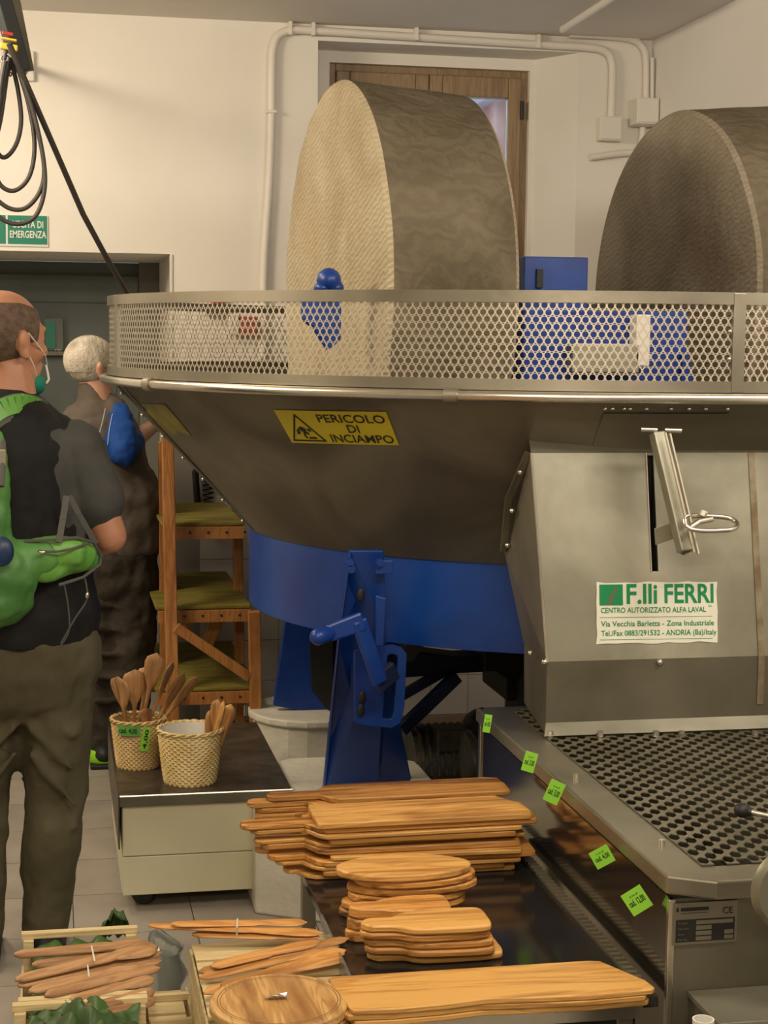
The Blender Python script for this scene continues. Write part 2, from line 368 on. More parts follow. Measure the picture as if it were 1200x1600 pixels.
wb.bb(XL, XDL, YW, YW+TH, 0, ZC); wb.bb(XDL, XD, YW, YW+TH, ZD, ZC); wb.bb(XD, XW0, YW, YW+TH, 0, ZC)
wb.bb(XW0, XW1, YW, YW+TH, 0, ZW0); wb.bb(XW0, XW1, YW, YW+TH, ZW1, ZC); wb.bb(XW1, XR+0.1, YW, YW+TH, 0, ZC)
wb.bb(XW0, xf0, NY, NY+0.15, ZW0, ZW1); wb.bb(xf1, XW1, NY, NY+0.15, ZW0, ZW1)
wb.bb(xf0, xf1, NY, NY+0.15, zf1, ZW1); wb.bb(xf0, xf1, NY, NY+0.15, ZW0, zf0)
wb.hexa([(XW1+0.001, YW, ZW0), (xf1+0.02, NY+0.001, ZW0), (XW1+0.001, NY+0.001, ZW0)], [(XW1+0.001, YW, ZW1), (xf1+0.02, NY+0.001, ZW1), (XW1+0.001, NY+0.001, ZW1)])
wall_back = struct(wb.build('wall_back', M_wall, recalc=False))
tz = None; px0 = P(730, 1100, y=YW).x
for i in range(-8, 5):
    for j in range(8):
        x = px0+0.161*i+0.0805
        if x-0.08 < XD+0.02 or x > XR-0.05: continue
        if tz is None: o = MB().box((0, 0, 0), (0.158, 0.008, 0.165)).build('tile', M_tile, wall_back, bevel=0.0012, seg=1); tz = o.data
        else:
            o = bpy.data.objects.new('tile', tz); COL.objects.link(o); o.parent = wall_back
        o.location = (x, YW-0.003-0.0012*rnd.random(), 0.045+0.084+0.168*j)
struct(MB().bb(XD, XR, YW-0.006, YW, 0, 0.042+1.346).build('trim_1', M_grout))
struct(MB().bb(XD, XR, YW-0.014, YW-0.006, 0, 0.042).build('baseboard_back', M_base, bevel=0.002))
struct(MB().bb(XL, XR+0.1, YF, YW+TH, ZC, ZC+0.1).build('ceiling', M_ceil))
struct(MB().bb(XR, XR+0.1, YF, YW, 0, ZC).build('wall_right', M_wallr))
struct(MB().bb(XL-0.1, XL, YF, YW+TH, 0, ZC).build('wall_left', M_wall))
struct(MB().bb(XL, XR+0.1, YF-0.1, YF, 0, ZC).build('wall_front', M_wall))
# door at the end of the deep doorway
dy = YW+TH-0.02
dr = struct(MB().bb(XDL-0.05, XD-0.0, dy+0.02, dy+0.07, 0, ZD).build('door_1', M_door, bevel=0.003))
for a, b in ((XDL, -0.33), (-0.27, XD-0.09)):
    d = MB().bb(a+0.02, b, dy-0.015, dy+0.02, 0.02, ZD-0.06).build('door_leaf', M_door, dr, bevel=0.004)
    for z0, z1 in ((0.12, 0.85), (1.0, ZD-0.18)):
        MB().bb(a+0.12, b-0.10, dy-0.022, dy-0.015, z0, z1).build('door_panel', M_door, d, bevel=0.004)
MB().bb(XD-0.09, XD, dy-0.03, dy+0.02, 0, ZD).build('door_frame', mat('door_frame_grey', (0.16, 0.15, 0.13), 0.5), dr, bevel=0.003)
MB().tube([(-0.30, dy-0.015, 1.0), (-0.30, dy-0.07, 1.0), (-0.20, dy-0.07, 1.0)], 0.009).build('door_handle', M_steel, dr, smooth=40)
struct(MB().bb(XD-0.012, XD-0.0005, YW-0.006, YW+0.03, 0, ZD).build('trim_2', M_pvc, bevel=0.002))
# window
wn = MB(); W = 0.03
wy0, wy1 = NY+0.03, NY+0.09
for a in ((xf0, xf0+W, zf0, zf1), (xf1-W, xf1, zf0, zf1), (xf0+W, xf1-W, zf1-W, zf1), (xf0+W, xf1-W, zf0, zf0+W)): wn.bb(a[0], a[1], wy0, wy1, a[2], a[3])
win = struct(wn.build('window_1', M_winwood, bevel=0.003, recalc=False))
xm = P(672, 120, y=NY).x
for a, b in ((xf0+W, xm), (xm, xf1-W)):
    s = MB(); q = 0.056; qt = 0.085
    a += 0.002; b -= 0.002
    s.bb(a, a+q, wy0-0.02, wy1-0.015, zf0+W, zf1-W); s.bb(b-q, b, wy0-0.02, wy1-0.015, zf0+W, zf1-W)
    s.bb(a+q, b-q, wy0-0.02, wy1-0.015, zf1-W-qt, zf1-W); s.bb(a+q, b-q, wy0-0.02, wy1-0.015, zf0+W, zf0+W+q)
    so = s.build('window_sash', M_winwood, win, bevel=0.005, recalc=False)
    MB().bb(a+q, b-q, wy0+0.008, wy0+0.012, zf0+W+q, zf1-W-qt).build('window_pane', M_glass, so)
for z in (zf1-0.20, 1.55): MB().cyl((xf1-W, wy0-0.026, z), (xf1-W, wy0-0.026, z+0.075), 0.008).build('hinge', M_black, win)
MB().bb(xm-0.012, xm+0.012, wy0-0.04, wy0-0.02, 1.85, 1.97).build('window_handle', M_black, win)
# what stands outside the window
hs = thing('house', 'pinkish brick house seen through the upper right window pane', 'building', (4.2, 13, 0))
MB().bb(3.34, 9.0, 12.5, 16, 0, 3.42).build('wall', M_hot, hs)
rf = MB().hexa([(3.24, 12.3, 3.42), (9.2, 12.3, 3.42), (9.2, 16.2, 3.42), (3.24, 16.2, 3.42)], [(3.7, 14.2, 4.2), (8.6, 14.2, 4.2), (8.6, 14.3, 4.2), (3.7, 14.3, 4.2)]).build('roof', mat('roof_grey', (0.25, 0.25, 0.28), 0.8), hs)
for x in (3.46, 4.35): MB().bb(x, x+0.10, 12.44, 12.5, 2.75, 3.05).build('window', M_white, hs)
# conduits on the wall
yc = YW-0.02
def wp(pts, y=yc): return [P(a, b, y=y) for a, b in pts]
cn = thing('conduit_pipe', 'white painted conduit running up the back wall and over the window', 'pipe', P(414, 450, y=yc))
MB().tube(smoothpath(wp([(411, 560), (412, 450), (414, 390), (420, 300), (424, 200), (425, 110), (427, 75), (436, 55), (458, 47), (490, 48), (650, 58), (830, 69), (915, 74), (945, 80), (956, 96), (957, 130), (955, 185)]), 5), 0.0165, 10).build('pipe', M_pvc, cn, smooth=60)
for a, b in ((453, 47), (489, 48), (650, 56), (840, 68)):
    p = P(a, b, y=yc); MB().bb(p.x-0.007, p.x+0.007, yc-0.022, YW, p.z-0.02, p.z+0.034).build('pipe_clip', M_pvc, cn, bevel=0.002)
p = P(424, 175, y=yc); MB().bb(p.x-0.02, p.x+0.02, yc-0.02, YW, p.z-0.006, p.z+0.006).build('pipe_clip', M_pvc, cn, bevel=0.002)
cn = thing('conduit_pipe', 'white conduit bending down in the room corner into the upper junction box', 'pipe', P(1008, 150, y=yc))
MB().tube(smoothpath(wp([(890, 54), (940, 56), (985, 61), (1003, 72), (1010, 95), (1010, 155)]), 5), 0.0155, 10).build('pipe', M_pvc, cn, smooth=60)
MB().tube(smoothpath(wp([(1019, 90), (1019, 155)], YW-0.05), 3), 0.008, 8).build('thin_pipe', M_pvc, cn, smooth=60)
cc = [P(880, 46, z=ZC-0.015), P(975, -15, z=ZC-0.015)]
tag(rebase(MB().tube(cc, 0.016, 10).build('conduit_pipe', M_pvc, smooth=60)), 'short white conduit fixed to the ceiling, upper right', 'pipe')
tag(rebase(MB().tube(smoothpath(wp([(1005, 190), (1003, 215), (996, 236), (965, 240), (922, 246)]), 4), 0.014, 10).build('conduit_pipe', M_pvc, smooth=60)), 'white conduit elbow leaving the junction boxes to the left, beside the right millstone', 'pipe')
def jbox(x0, y0, x1, y1, dep, lab):
    a = P(x0, y1, y=YW-dep); b = P(x1, y0, y=YW-dep)
    t = thing('junction_box', lab, 'box', ((a.x+b.x)/2, YW-dep/2, a.z))
    MB().bb(a.x, b.x, YW-dep, YW-0.0005, a.z, b.z).build('box_body', M_pvc, t, bevel=0.005)
    MB().bb(a.x+0.006, b.x-0.006, YW-dep-0.005, YW-dep, a.z+0.006, b.z-0.006).build('box_lid', M_pvc, t, bevel=0.003)
jbox(937, 182, 973, 219, 0.05, 'square white junction box under the conduit right of the window')
jbox(995, 153, 1031, 193, 0.11, 'deeper white junction box in the corner by the right wall')
# exit sign
a = P(-60, 383, y=YW-0.006); b = P(75, 337, y=YW-0.006)
es = thing('exit_sign', 'green USCITA DI EMERGENZA emergency exit sign above the doorway', 'sign', ((a.x+b.x)/2, YW, a.z))
MB().bb(a.x, b.x, YW-0.006, YW-0.0005, a.z, b.z).build('sign_board', M_white, es)
x1 = P(12, 350, y=YW-0.006).x
MB().bb(x1, b.x-0.004, YW-0.0075, YW-0.006, a.z+0.009, b.z-0.002).build('green_field', M_exit, es)
MB().bb(a.x+0.004, x1-0.008, YW-0.0075, YW-0.006, a.z+0.009, b.z-0.002).build('green_field', M_exit, es)
wd = b.x-0.004-x1; hh = b.z-a.z
merge([text_mb('USCITA DI', ((x1+b.x)/2, YW-0.0082, a.z+hh*0.60), (1, 0, 0), (0, 0, 1), hh*0.22, (0, 0, 0), 'CENTER', wd*0.78, bold=0.02),
       text_mb('EMERGENZA', ((x1+b.x)/2, YW-0.0082, a.z+hh*0.28), (1, 0, 0), (0, 0, 1), hh*0.22, (0, 0, 0), 'CENTER', wd*0.93, bold=0.02)]).build('lettering', M_white, es, recalc=False)
# small things on the wall, seen through the guard and under the basin
p = P(340, 478, y=YW-0.03)
t = thing('alarm_box', 'small red alarm box on the back wall seen through the perforated guard', 'box', p)
MB().box(p+Vector((0, 0, 0.01)), (0.05, 0.05, 0.05)).build('call_point', M_red, t, bevel=0.004); MB().box(p-Vector((0, 0, 0.03)), (0.09, 0.05, 0.018)).build('base_plate', M_black, t, bevel=0.003)
p = P(388, 510, y=YW-0.03)
t = thing('control_box', 'red and cream switch box on the back wall behind the guard', 'box', p)
MB().box(p, (0.07, 0.055, 0.075)).build('red_cover', M_red, t, bevel=0.005); MB().box(p-Vector((0.06, 0, -0.01)), (0.04, 0.05, 0.08)).build('cream_cover', M_pvc, t, bevel=0.005)
# wall telephone
p = P(322, 760, y=YW-0.03)
t = thing('wall_telephone', 'white wall telephone with black handset and coiled cord beside the stand', 'telephone', p)
MB().box(p+Vector((0.05, 0, -0.01)), (0.15, 0.04, 0.17)).build('telephone_body', M_white, t, bevel=0.008)
MB().cap(p+Vector((-0.045, -0.03, 0.06)), 0.014, p+Vector((-0.035, -0.03, -0.10)), 0.014, (1, 1)).build('handset', M_black, t, smooth=50)
MB().tube([p+Vector((0.022*cos(k*0.9)-0.0+0.005, -0.035+0.012*sin(k*0.9), 0.055-k*0.0028)) for k in range(56)], 0.0032, 6).build('coiled_cord', M_black, t, smooth=60)
for k in range(3): MB().box(p+Vector((0.05+0.018*k, -0.024, 0.0-0.02*k)), (0.011, 0.006, 0.011)).build('button', M_black, t)

# cable festoon hanging from a slanting arm, upper left
yb = 5.55
t = thing('hoist_bracket', 'dark slanting steel bracket with yellow clamp at the upper left', 'bracket', P(20, 60, y=yb))
MB().bar(P(-14, -60, y=yb), P(34, 112, y=yb+0.05), 0.045, 0.05).build('arm', mat('arm_grey', (0.045, 0.05, 0.052), 0.5, 0.5), t, bevel=0.004)
MB().bar(P(8, -60, y=yb+0.04), P(42, 112, y=yb+0.08), 0.012, 0.05).build('side_flange', M_dull, t, bevel=0.002)
MB().box(P(14, 74, y=yb-0.03), (0.055, 0.03, 0.02), Matrix.Rotation(R(8), 3, 'Y')).build('yellow_clamp', M_brass, t, bevel=0.004)
MB().box(P(14, 62, y=yb-0.03), (0.048, 0.03, 0.006), Matrix.Rotation(R(8), 3, 'Y')).build('yellow_clamp', M_brass, t, bevel=0.001)
MB().box(P(12, 53, y=yb-0.03), (0.035, 0.02, 0.012), Matrix.Rotation(R(8), 3, 'Y')).build('red_cap', M_red, t, bevel=0.003)
MB().tube(arc(P(9, 92, y=yb-0.03), 0.016, 0, 2*pi, 12), 0.004, 6).build('shackle', M_bright, t, smooth=50)
for k in range(3): MB().ell(P(13+k*1.5, 100+k*8, y=yb-0.035), (0.006, 0.006, 0.009)).build('chain_link', M_bright, t, smooth=60)
a = P(43, 103, y=YW-0.012)
MB().box(a, (0.052, 0.022, 0.115)).build('wall_plate', M_pvc, t, bevel=0.006); MB().ell(a-Vector((-0.012, 0.014, 0)), (0.008, 0.006, 0.008)).build('bolt', M_bright, t, smooth=60)
MB().bar(P(36, 112, y=yb+0.05), a, 0.02, 0.02).build('tie_bar', M_dull, t)
t = thing('cable_bundle', 'looped black cables hanging down in front of the back wall, upper left', 'cable', P(10, 120, y=yb-0.03))
for k, pts in enumerate([
    [(10, 75), (-6, 170), (-14, 215), (4, 246), (24, 228), (33, 190), (28, 140), (16, 90)],
    [(14, 90), (2, 180), (-10, 240), (-2, 285), (22, 298), (46, 275), (54, 225), (44, 160), (24, 95)],
    [(14, 95), (-10, 220), (-16, 290), (8, 322), (38, 326), (62, 300), (69, 262), (58, 200), (38, 130), (22, 88)],
    [(12, 95), (-16, 240), (-20, 310), (0, 340), (28, 350), (55, 338), (69, 300), (68, 250), (52, 175), (30, 110), (20, 80)],
    [(8, 95), (2, 130), (-6, 200), (-18, 260)]]):
    MB().tube(smoothpath([P(a, b, y=yb-0.03-0.012*k) for a, b in pts], 6), 0.0072, 8).build('cable', M_cable, t, smooth=60)
tag(rebase(MB().tube([P(14, 68, y=yb-0.1), P(130, 335, y=5.62), P(165, 400, y=5.75), P(205, 470, y=5.9)], 0.0095, 8).build('tie_rod', M_cable, smooth=60)), 'long dark tie rod slanting down from the upper left to the basin guard', 'rod')
# plastic holder on the passage wall behind the man's face
p = P(86, 520, y=6.2)
t = thing('dispenser', 'clear plastic dispenser with green card on the dark door behind the man', 'dispenser', p)
p = P(88, 548, y=dy-0.03); q = P(68, 495, y=dy-0.03)
MB().bb(q.x, P(99, 520, y=dy-0.03).x, dy-0.07, dy-0.025, p.z, q.z).build('clear_case', M_clear, t, bevel=0.006)
MB().bb(q.x+0.01, q.x+0.05, dy-0.075, dy-0.071, p.z+0.01, q.z-0.02).build('green_card', M_exit, t)
MB().bb(q.x-0.01, P(103, 520, y=dy-0.03).x, dy-0.08, dy-0.022, p.z-0.022, p.z-0.001).build('drip_shelf', M_dull, t, bevel=0.003)

# ============================================================ THE OLIVE MILL
MC = Vector((1.590, 5.056, 0)); RR, ZR = 1.42, 1.497; RB, ZB = 1.00, 1.035; ZT = 1.732
mill = thing('olive_mill', 'large olive crushing mill with perforated guard, steel basin and two millstones', 'machine', MC)
def cr(z): return RB+(RR-RB)*(z-ZB)/(ZR-ZB)
def cone_hit(px, py, off=0.0):
    r = ray(px, py); t = 2.5
    for _ in range(4000):
        q = CAM+r*t; rad = math.hypot(q.x-MC.x, q.y-MC.y)
        if rad <= cr(q.z): break
        t += 0.001
    n = Vector((q.x-MC.x, q.y-MC.y, 0)).normalized(); n = (n*(ZR-ZB)+Vector((0, 0, -(RR-RB)))).normalized()
    return q+n*off, n
def pol(ph, r, z): return MC+Vector((r*cos(ph), r*sin(ph), z))
MB().lathe([(RB, ZB), (RR, ZR), (RR+0.004, ZR+0.004), (RR-0.006, ZR+0.004), (RB-0.004, ZB+0.006), (0.0, ZB+0.02)], MC, 128).build('basin', M_cone, mill, smooth=30)
# seams with rivets on the cone
def seam(ph, name='seam_strip'):
    m = MB(); a = pol(ph, RB+0.004, ZB+0.005); b = pol(ph, RR+0.004, ZR-0.012); t = Vector((-sin(ph), cos(ph), 0)); m.bar(a, b, 0.030, 0.005, up=t.cross(b-a))
    o = m.build(name, M_dull, mill, bevel=0.001)
    for k in range(7):
        p = a+(b-a)*(k+0.5)/7; n = t.cross((b-a).normalized()); n = -n if n.z > 0 else n
        MB().ell(p+n*0.006, (0.006, 0.006, 0.006), 8, 6).build('rivet', M_bright, o, smooth=80)
seam(R(186))
# guard
bandm = MB(); T = 0.006
for z0, z1 in ((ZR+0.004, ZR+0.030), (ZT-0.028, ZT)):
    MB().lathe([(RR-0.004, z0), (RR+0.006, z0), (RR+0.006, z1), (RR-0.004, z1)], MC, 144, close=True).build('guard_band', M_steel, mill, smooth=30)
for d in (189, 268.7, 330, 40, 110):
    ph = R(d); a = pol(ph, RR+0.002, ZR+0.006); b = pol(ph, RR+0.002, ZT-0.002)
    o = MB().bar(a, b, 0.030, 0.012, up=(cos(ph), sin(ph), 0)).build('guard_post', M_steel, mill, bevel=0.001)
    if d == 268.7:
        for k in (0.35, 0.62):
            p = pol(ph-0.016, RR+0.008, ZR+k*(ZT-ZR)); MB().ell(p, (0.005, 0.005, 0.005), 8, 6).build('rivet', M_bright, o, smooth=80)
rows = 11; zz0, zz1 = ZR+0.028, ZT-0.026; ph_ = (zz1-zz0)/rows; NC = 470; hr = 0.0074; g = MB(); V = []; F = []
for j in range(rows):
    for i in range(NC):
        cx = (i+0.5*(j % 2))*2*pi/NC; cz = zz0+ph_*(j+0.5); hw = pi/NC
        base = len(V); n = 12
        for k in range(n):
            t = 2*pi*k/n; c, s_ = cos(t), sin(t)
            V.append(pol(cx+hr*c/RR, RR, cz+hr*s_))
        for k in range(n):
            t = 2*pi*k/n; c, s_ = cos(t), sin(t); f = 1/max(abs(c), abs(s_))
            V.append(pol(cx+hw*c*f, RR, cz+ph_/2*s_*f))
        F += [(base+k, base+n+k, base+n+(k+1) % n, base+(k+1) % n) for k in range(n)]
g.v = V; g.f = F
g.build('guard_mesh', M_mesh, mill, smooth=179, recalc=False)
# rail under the guard
MB().tube([pol(2*pi*k/144, RR+0.018, ZR-0.010) for k in range(144)], 0.0125, 10, closed=True).build('rail', M_bright, mill, smooth=80)
for d in (202, 242, 285):
    ph = R(d); c = pol(ph, RR+0.018, ZR-0.010)
    MB().lathe([(0.013, -0.016), (0.0185, -0.016), (0.0185, 0.016), (0.013, 0.016)], c, 16, close=True, axis=Matrix.Rotation(ph, 3, 'Z') @ Matrix.Rotation(R(90), 3, 'X')).build('rail_clamp', M_steel, mill, smooth=40)
# blue ring drum
zt0 = 0.80
MB().lathe([(RB-0.006, zt0), (RB-0.006, ZB), (RB-0.02, ZB), (RB-0.02, zt0)], MC, 96, a0=R(100), a1=R(256.5), close=True).build('blue_skirt', M_blue, mill, smooth=30)
MB().lathe([(0, ZB-0.03), (RB-0.021, ZB-0.03), (RB-0.021, ZB), (0, ZB)], MC, 96).build('bed_plate', M_dblue, mill, smooth=30)
MB().lathe([(0, ZB+0.021), (0.97, ZB+0.021), (0.97, ZB+0.10), (0, ZB+0.10)], MC, 64).build('granite_bed', mat('granite_bed', (0.30, 0.27, 0.22), 0.7, c2=(0.40, 0.36, 0.30), scale=30), mill, smooth=30)

# stones
def stone(t0, t1, r0, r1, face, lab, m):
    D = Vector((-1, -0.085, 0)).normalized(); c = MC+Vector((0, 0, 1.745)); ax = Vector((0, 0, 1)).rotation_difference(D).to_matrix()
    nz = 96; prof = [(0.0, t0), (r0-0.012, t0), (r0, t0+0.012)]
    for k in range(1, 8): prof.append((r0+(r1-r0)*k/8, t0+(t1-t0)*k/8))
    prof += [(r1, t1-0.012), (r1-0.012, t1), (0.0, t1)]
    mb = MB().lathe(prof, (0, 0, 0), nz, axis=ax)
    for v in mb.v:
        n = (sin(v.x*31+v.z*17)+sin(v.y*23-v.z*29))*0.0012
        v += v.normalized()*n
    mb.v = [v+c for v in mb.v]
    o = mb.build('millstone', m, mill, smooth=35, label=lab)
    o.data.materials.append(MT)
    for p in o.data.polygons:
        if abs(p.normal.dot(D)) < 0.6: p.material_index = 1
    return c, D
def stone_mat(name, c, c2, c3, ws=17, wd=1.6):
    m = mat(name, c, 0.8, c2=c2, scale=3.0, detail=8, bump=0.55, bscale=26, dist=0.7)
    nt = m.node_tree; N = nt.nodes; L = nt.links; b = N['Principled BSDF']
    # chisel dressing: slightly wavy radial grooves on the flat faces, streaks on the tread
    tc = N.new('ShaderNodeTexCoord'); mp = N.new('ShaderNodeMapping'); mp.inputs['Rotation'].default_value = (R(18), R(6), 0)
    L.new(tc.outputs['Object'], mp.inputs[0])
    wv = N.new('ShaderNodeTexWave'); wv.wave_type = 'BANDS'; wv.bands_direction = 'Z'; wv.inputs['Scale'].default_value = ws; wv.inputs['Distortion'].default_value = wd; wv.inputs['Detail'].default_value = 3; wv.inputs['Detail Scale'].default_value = 2.2
    L.new(mp.outputs[0], wv.inputs[0])
    mx = N.new('ShaderNodeMix'); mx.data_type = 'RGBA'; mx.blend_type = 'MULTIPLY'; mx.inputs[0].default_value = 0.15
    src = b.inputs['Base Color'].links[0].from_socket; L.new(src, mx.inputs[6]); L.new(wv.outputs['Color'], mx.inputs[7])
    n3 = N.new('ShaderNodeTexNoise'); n3.inputs['Scale'].default_value = 1.9; n3.inputs['Detail'].default_value = 3
    cr3 = N.new('ShaderNodeValToRGB'); cr3.color_ramp.elements[0].position = 0.58; cr3.color_ramp.elements[1].position = 0.75
    cr3.color_ramp.elements[0].color = (0, 0, 0, 1); cr3.color_ramp.elements[1].color = (0.7, 0.7, 0.7, 1)
    L.new(mp.outputs[0], n3.inputs['Vector']); L.new(n3.outputs[0], cr3.inputs[0])
    m4 = N.new('ShaderNodeMix'); m4.data_type = 'RGBA'; L.new(cr3.outputs[0], m4.inputs[0]); L.new(mx.outputs[2], m4.inputs[6]); m4.inputs[7].default_value = (*c3, 1)
    L.new(m4.outputs[2], b.inputs['Base Color'])
    bp = N.new('ShaderNodeBump'); bp.inputs['Strength'].default_value = 0.32; bp.inputs['Distance'].default_value = 0.010
    old = b.inputs['Normal'].links[0].from_socket; L.new(wv.outputs['Fac'], bp.inputs['Height']); L.new(old, bp.inputs['Normal']); L.new(bp.outputs[0], b.inputs['Normal'])
    return m
MS1 = stone_mat('millstone_granite', (0.40, 0.33, 0.215), (0.52, 0.45, 0.32), (0.46, 0.33, 0.20), 17, 5.0)
MS2 = stone_mat('millstone_granite_dark', (0.25, 0.21, 0.150), (0.36, 0.31, 0.235), (0.20, 0.115, 0.06), 17, 6)
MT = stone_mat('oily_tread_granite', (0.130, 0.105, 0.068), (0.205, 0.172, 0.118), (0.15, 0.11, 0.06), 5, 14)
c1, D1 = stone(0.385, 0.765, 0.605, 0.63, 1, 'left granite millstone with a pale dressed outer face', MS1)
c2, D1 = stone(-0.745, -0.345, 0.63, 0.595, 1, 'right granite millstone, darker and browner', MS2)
# axle, hubs, head and scrapers (blue)
ca = MC+Vector((0, 0, c1.z))
ca.z = 1.70
MB().cyl(ca+D1*0.84, ca-D1*0.84, 0.032, n=20).build('axle', M_dull, mill, smooth=40)
for s in (1, -1):
    h = MB().cyl(ca+D1*s*0.77, ca+D1*s*0.81, 0.085, 0.075, n=20).build('hub', M_blue, mill, smooth=40)
    for k in range(6):
        t = k*pi/3; p = ca+D1*s*0.81+Vector((0, 0.058*cos(t), 0.058*sin(t))); MB().cyl(p, p+D1*s*0.012, 0.009, n=6).build('bolt', M_blue, h)
xh0, xh1 = P(815, 420, y=4.85).x, P(914, 420, y=4.85).x
zh = P(860, 402, y=4.85).z
hd = MB().bb(xh0, xh1, 4.82, 4.90, 1.25, zh).build('head_plate', M_blue, mill, bevel=0.003)
p = P(843, 435, y=4.815); MB().box(p, (0.02, 0.012, 0.055)).build('slot', M_black, hd)
MB().bb(xh0+0.03, xh1-0.02, 4.90, 5.22, 1.25, zh-0.05).build('head_block', M_blue, mill, bevel=0.004)
MB().cyl(MC+Vector((0, 0, ZB+0.1)), MC+Vector((0, 0, 1.70)), 0.085, n=24).build('centre_shaft', M_blue, mill, smooth=40)
x2 = P(1068, 500, y=4.45).x; x3 = P(815, 500, y=4.45).x
MB().bb(x3, x2, 4.42, 4.50, ZB+0.12, 1.70).build('scraper_frame', M_blue, mill, bevel=0.004)
MB().bb(x3+0.12, x2-0.16, 4.36, 4.42, 1.53, 1.61).build('pale_strap', M_steel, mill, bevel=0.003)
MB().bb(x2-0.17, x2-0.13, 4.36, 4.42, 1.55, 1.69).build('pale_strap', M_pvc, mill, bevel=0.003)
MB().hexa([(x2-0.02, 4.40, ZB+0.12), (x2+0.09, 4.40, ZB+0.12), (x2+0.09, 4.46, ZB+0.12), (x2-0.02, 4.46, ZB+0.12)], [(x2-0.02, 4.40, 1.58), (x2+0.0, 4.40, 1.58), (x2, 4.46, 1.58), (x2-0.02, 4.46, 1.58)]).build('scraper_fin', M_blue, mill)
# outer bearing bracket on the left stone
yk = 4.50; A = lambda a, b: P(a, b, y=yk)
o = MB().hexa([A(474, 464), A(474, 500), A(490, 512), A(514, 548), A(533, 530), A(534, 464)], [v+Vector((0, 0.05, 0)) for v in (A(474, 464), A(474, 500), A(490, 512), A(514, 548), A(533, 530), A(534, 464))]).build('wiper_plate', M_blue, mill, bevel=0.004)
MB().ell(A(514, 438), (0.034, 0.04, 0.034)).ell(A(503, 450), (0.022, 0.03, 0.018)).ell(A(525, 450), (0.022, 0.03, 0.022)).build('clamp_nut', M_blue, mill, smooth=70)
MB().bar(A(516, 470), A(516, 446), 0.035, 0.03).build('clamp_post', M_blue, mill, bevel=0.004)

# hazard stickers on the cone
def conepatch(corners, off, nu=10, nv=4):
    pts = [cone_hit(*c) for c in corners]  # tl, tr, br, bl
    def mp(u, v, o=off):
        tl, tr, br, bl = [p[0] for p in pts]; q = (tl*(1-u)+tr*u)*(1-v)+(bl*(1-u)+br*u)*v
        ph = math.atan2(q.y-MC.y, q.x-MC.x); r = cr(q.z)
        n = (Vector((cos(ph), sin(ph), 0))*(ZR-ZB)+Vector((0, 0, -(RR-RB)))).normalized()
        return pol(ph, r, 0)+Vector((0, 0, q.z))+n*o
    mb = MB(); vs = [mp(i/nu, j/nv) for j in range(nv+1) for i in range(nu+1)]
    mb.add(vs, [(j*(nu+1)+i, j*(nu+1)+i+1, (j+1)*(nu+1)+i+1, (j+1)*(nu+1)+i) for j in range(nv) for i in range(nu)])
    return mb, mp
mb, mp = conepatch([(428, 640), (604, 643), (624, 695), (457, 691)], 0.0015)
stk = mb.build('hazard_sticker', M_yellow, mill, smooth=80, label='yellow PERICOLO DI INCIAMPO hazard sticker')
wmm = (mp(1, 0.5)-mp(0, 0.5)).length; hmm = (mp(0.5, 0)-mp(0.5, 1)).length
tx = []
for body, u0, v0, u1 in (('PERICOLO', 0.385, 0.33, 0.965), ('DI', 0.615, 0.63, 0.715), ('INCIAMPO', 0.425, 0.93, 0.975)):
    ww = (u1-u0)
    tx.append(text_mb(body, (0, 0, 0), (1, 0, 0), (0, 1, 0), 0.235, (0, 0, 0), 'LEFT', ww, mapper=lambda a, b, u0=u0, v0=v0: mp(u0+a, v0-b, 0.0028), bold=0.012))
tx.append(MB())
def ring2(outer, inner):
    m = MB(); n = len(outer); vs = [mp(u, v, 0.0028) for u, v in outer+inner]
    m.add(vs, [(i, (i+1) % n, n+(i+1) % n, n+i) for i in range(n)]); return m
tri = [(0.205, 0.10), (0.455, 0.90), (0.085, 0.90)]; ce = (0.235, 0.68)
tri = [(0.185, 0.08), (0.375, 0.93), (0.030, 0.93)]; ce = (0.195, 0.66)
tx.append(ring2(tri, [(ce[0]+(a-ce[0])*0.84, ce[1]+(b-ce[1])*0.84) for a, b in tri]))
PX = -0.012
for poly in ([(0.15, 0.52), (0.19, 0.47), (0.235, 0.56), (0.21, 0.66), (0.175, 0.62)], [(0.24, 0.56), (0.265, 0.53), (0.285, 0.60), (0.262, 0.64)],
             [(0.15, 0.54), (0.12, 0.60), (0.125, 0.66), (0.16, 0.60)], [(0.19, 0.63), (0.215, 0.64), (0.20, 0.76), (0.215, 0.84), (0.19, 0.84), (0.178, 0.75)],
             [(0.22, 0.60), (0.25, 0.70), (0.235, 0.74), (0.205, 0.66)], [(0.225, 0.79), (0.30, 0.79), (0.31, 0.85), (0.225, 0.85)], [(0.165, 0.60), (0.145, 0.72), (0.11, 0.70), (0.12, 0.66), (0.14, 0.64)]):
    m = MB(); m.add([mp(0.195+(u-0.2)*0.9, v, 0.0028) for u, v in poly], [tuple(range(len(poly)))]); tx.append(m)
merge(tx).build('print', M_ink, stk, recalc=False)
mb, mp2 = conepatch([(217, 631), (258, 631), (300, 680), (245, 680)], 0.0015)
mb.build('hazard_sticker', M_syel, mill, smooth=80, label='soiled yellow sticker at the left of the basin')
# hatch plate and bolts on the cone
mb, mp3 = conepatch([(943, 645), (1140, 645), (1115, 708), (925, 700)], 0.003)
ht = mb.build('hatch_plate', M_cone, mill, smooth=80)
for a in (945, 957, 975, 984, 1010, 1048, 1076, 1102, 1136):
    q, n = cone_hit(a, 637, 0.004); MB().ell(q, (0.006, 0.006, 0.004), 8, 6).build('bolt', M_bright, ht, smooth=80)

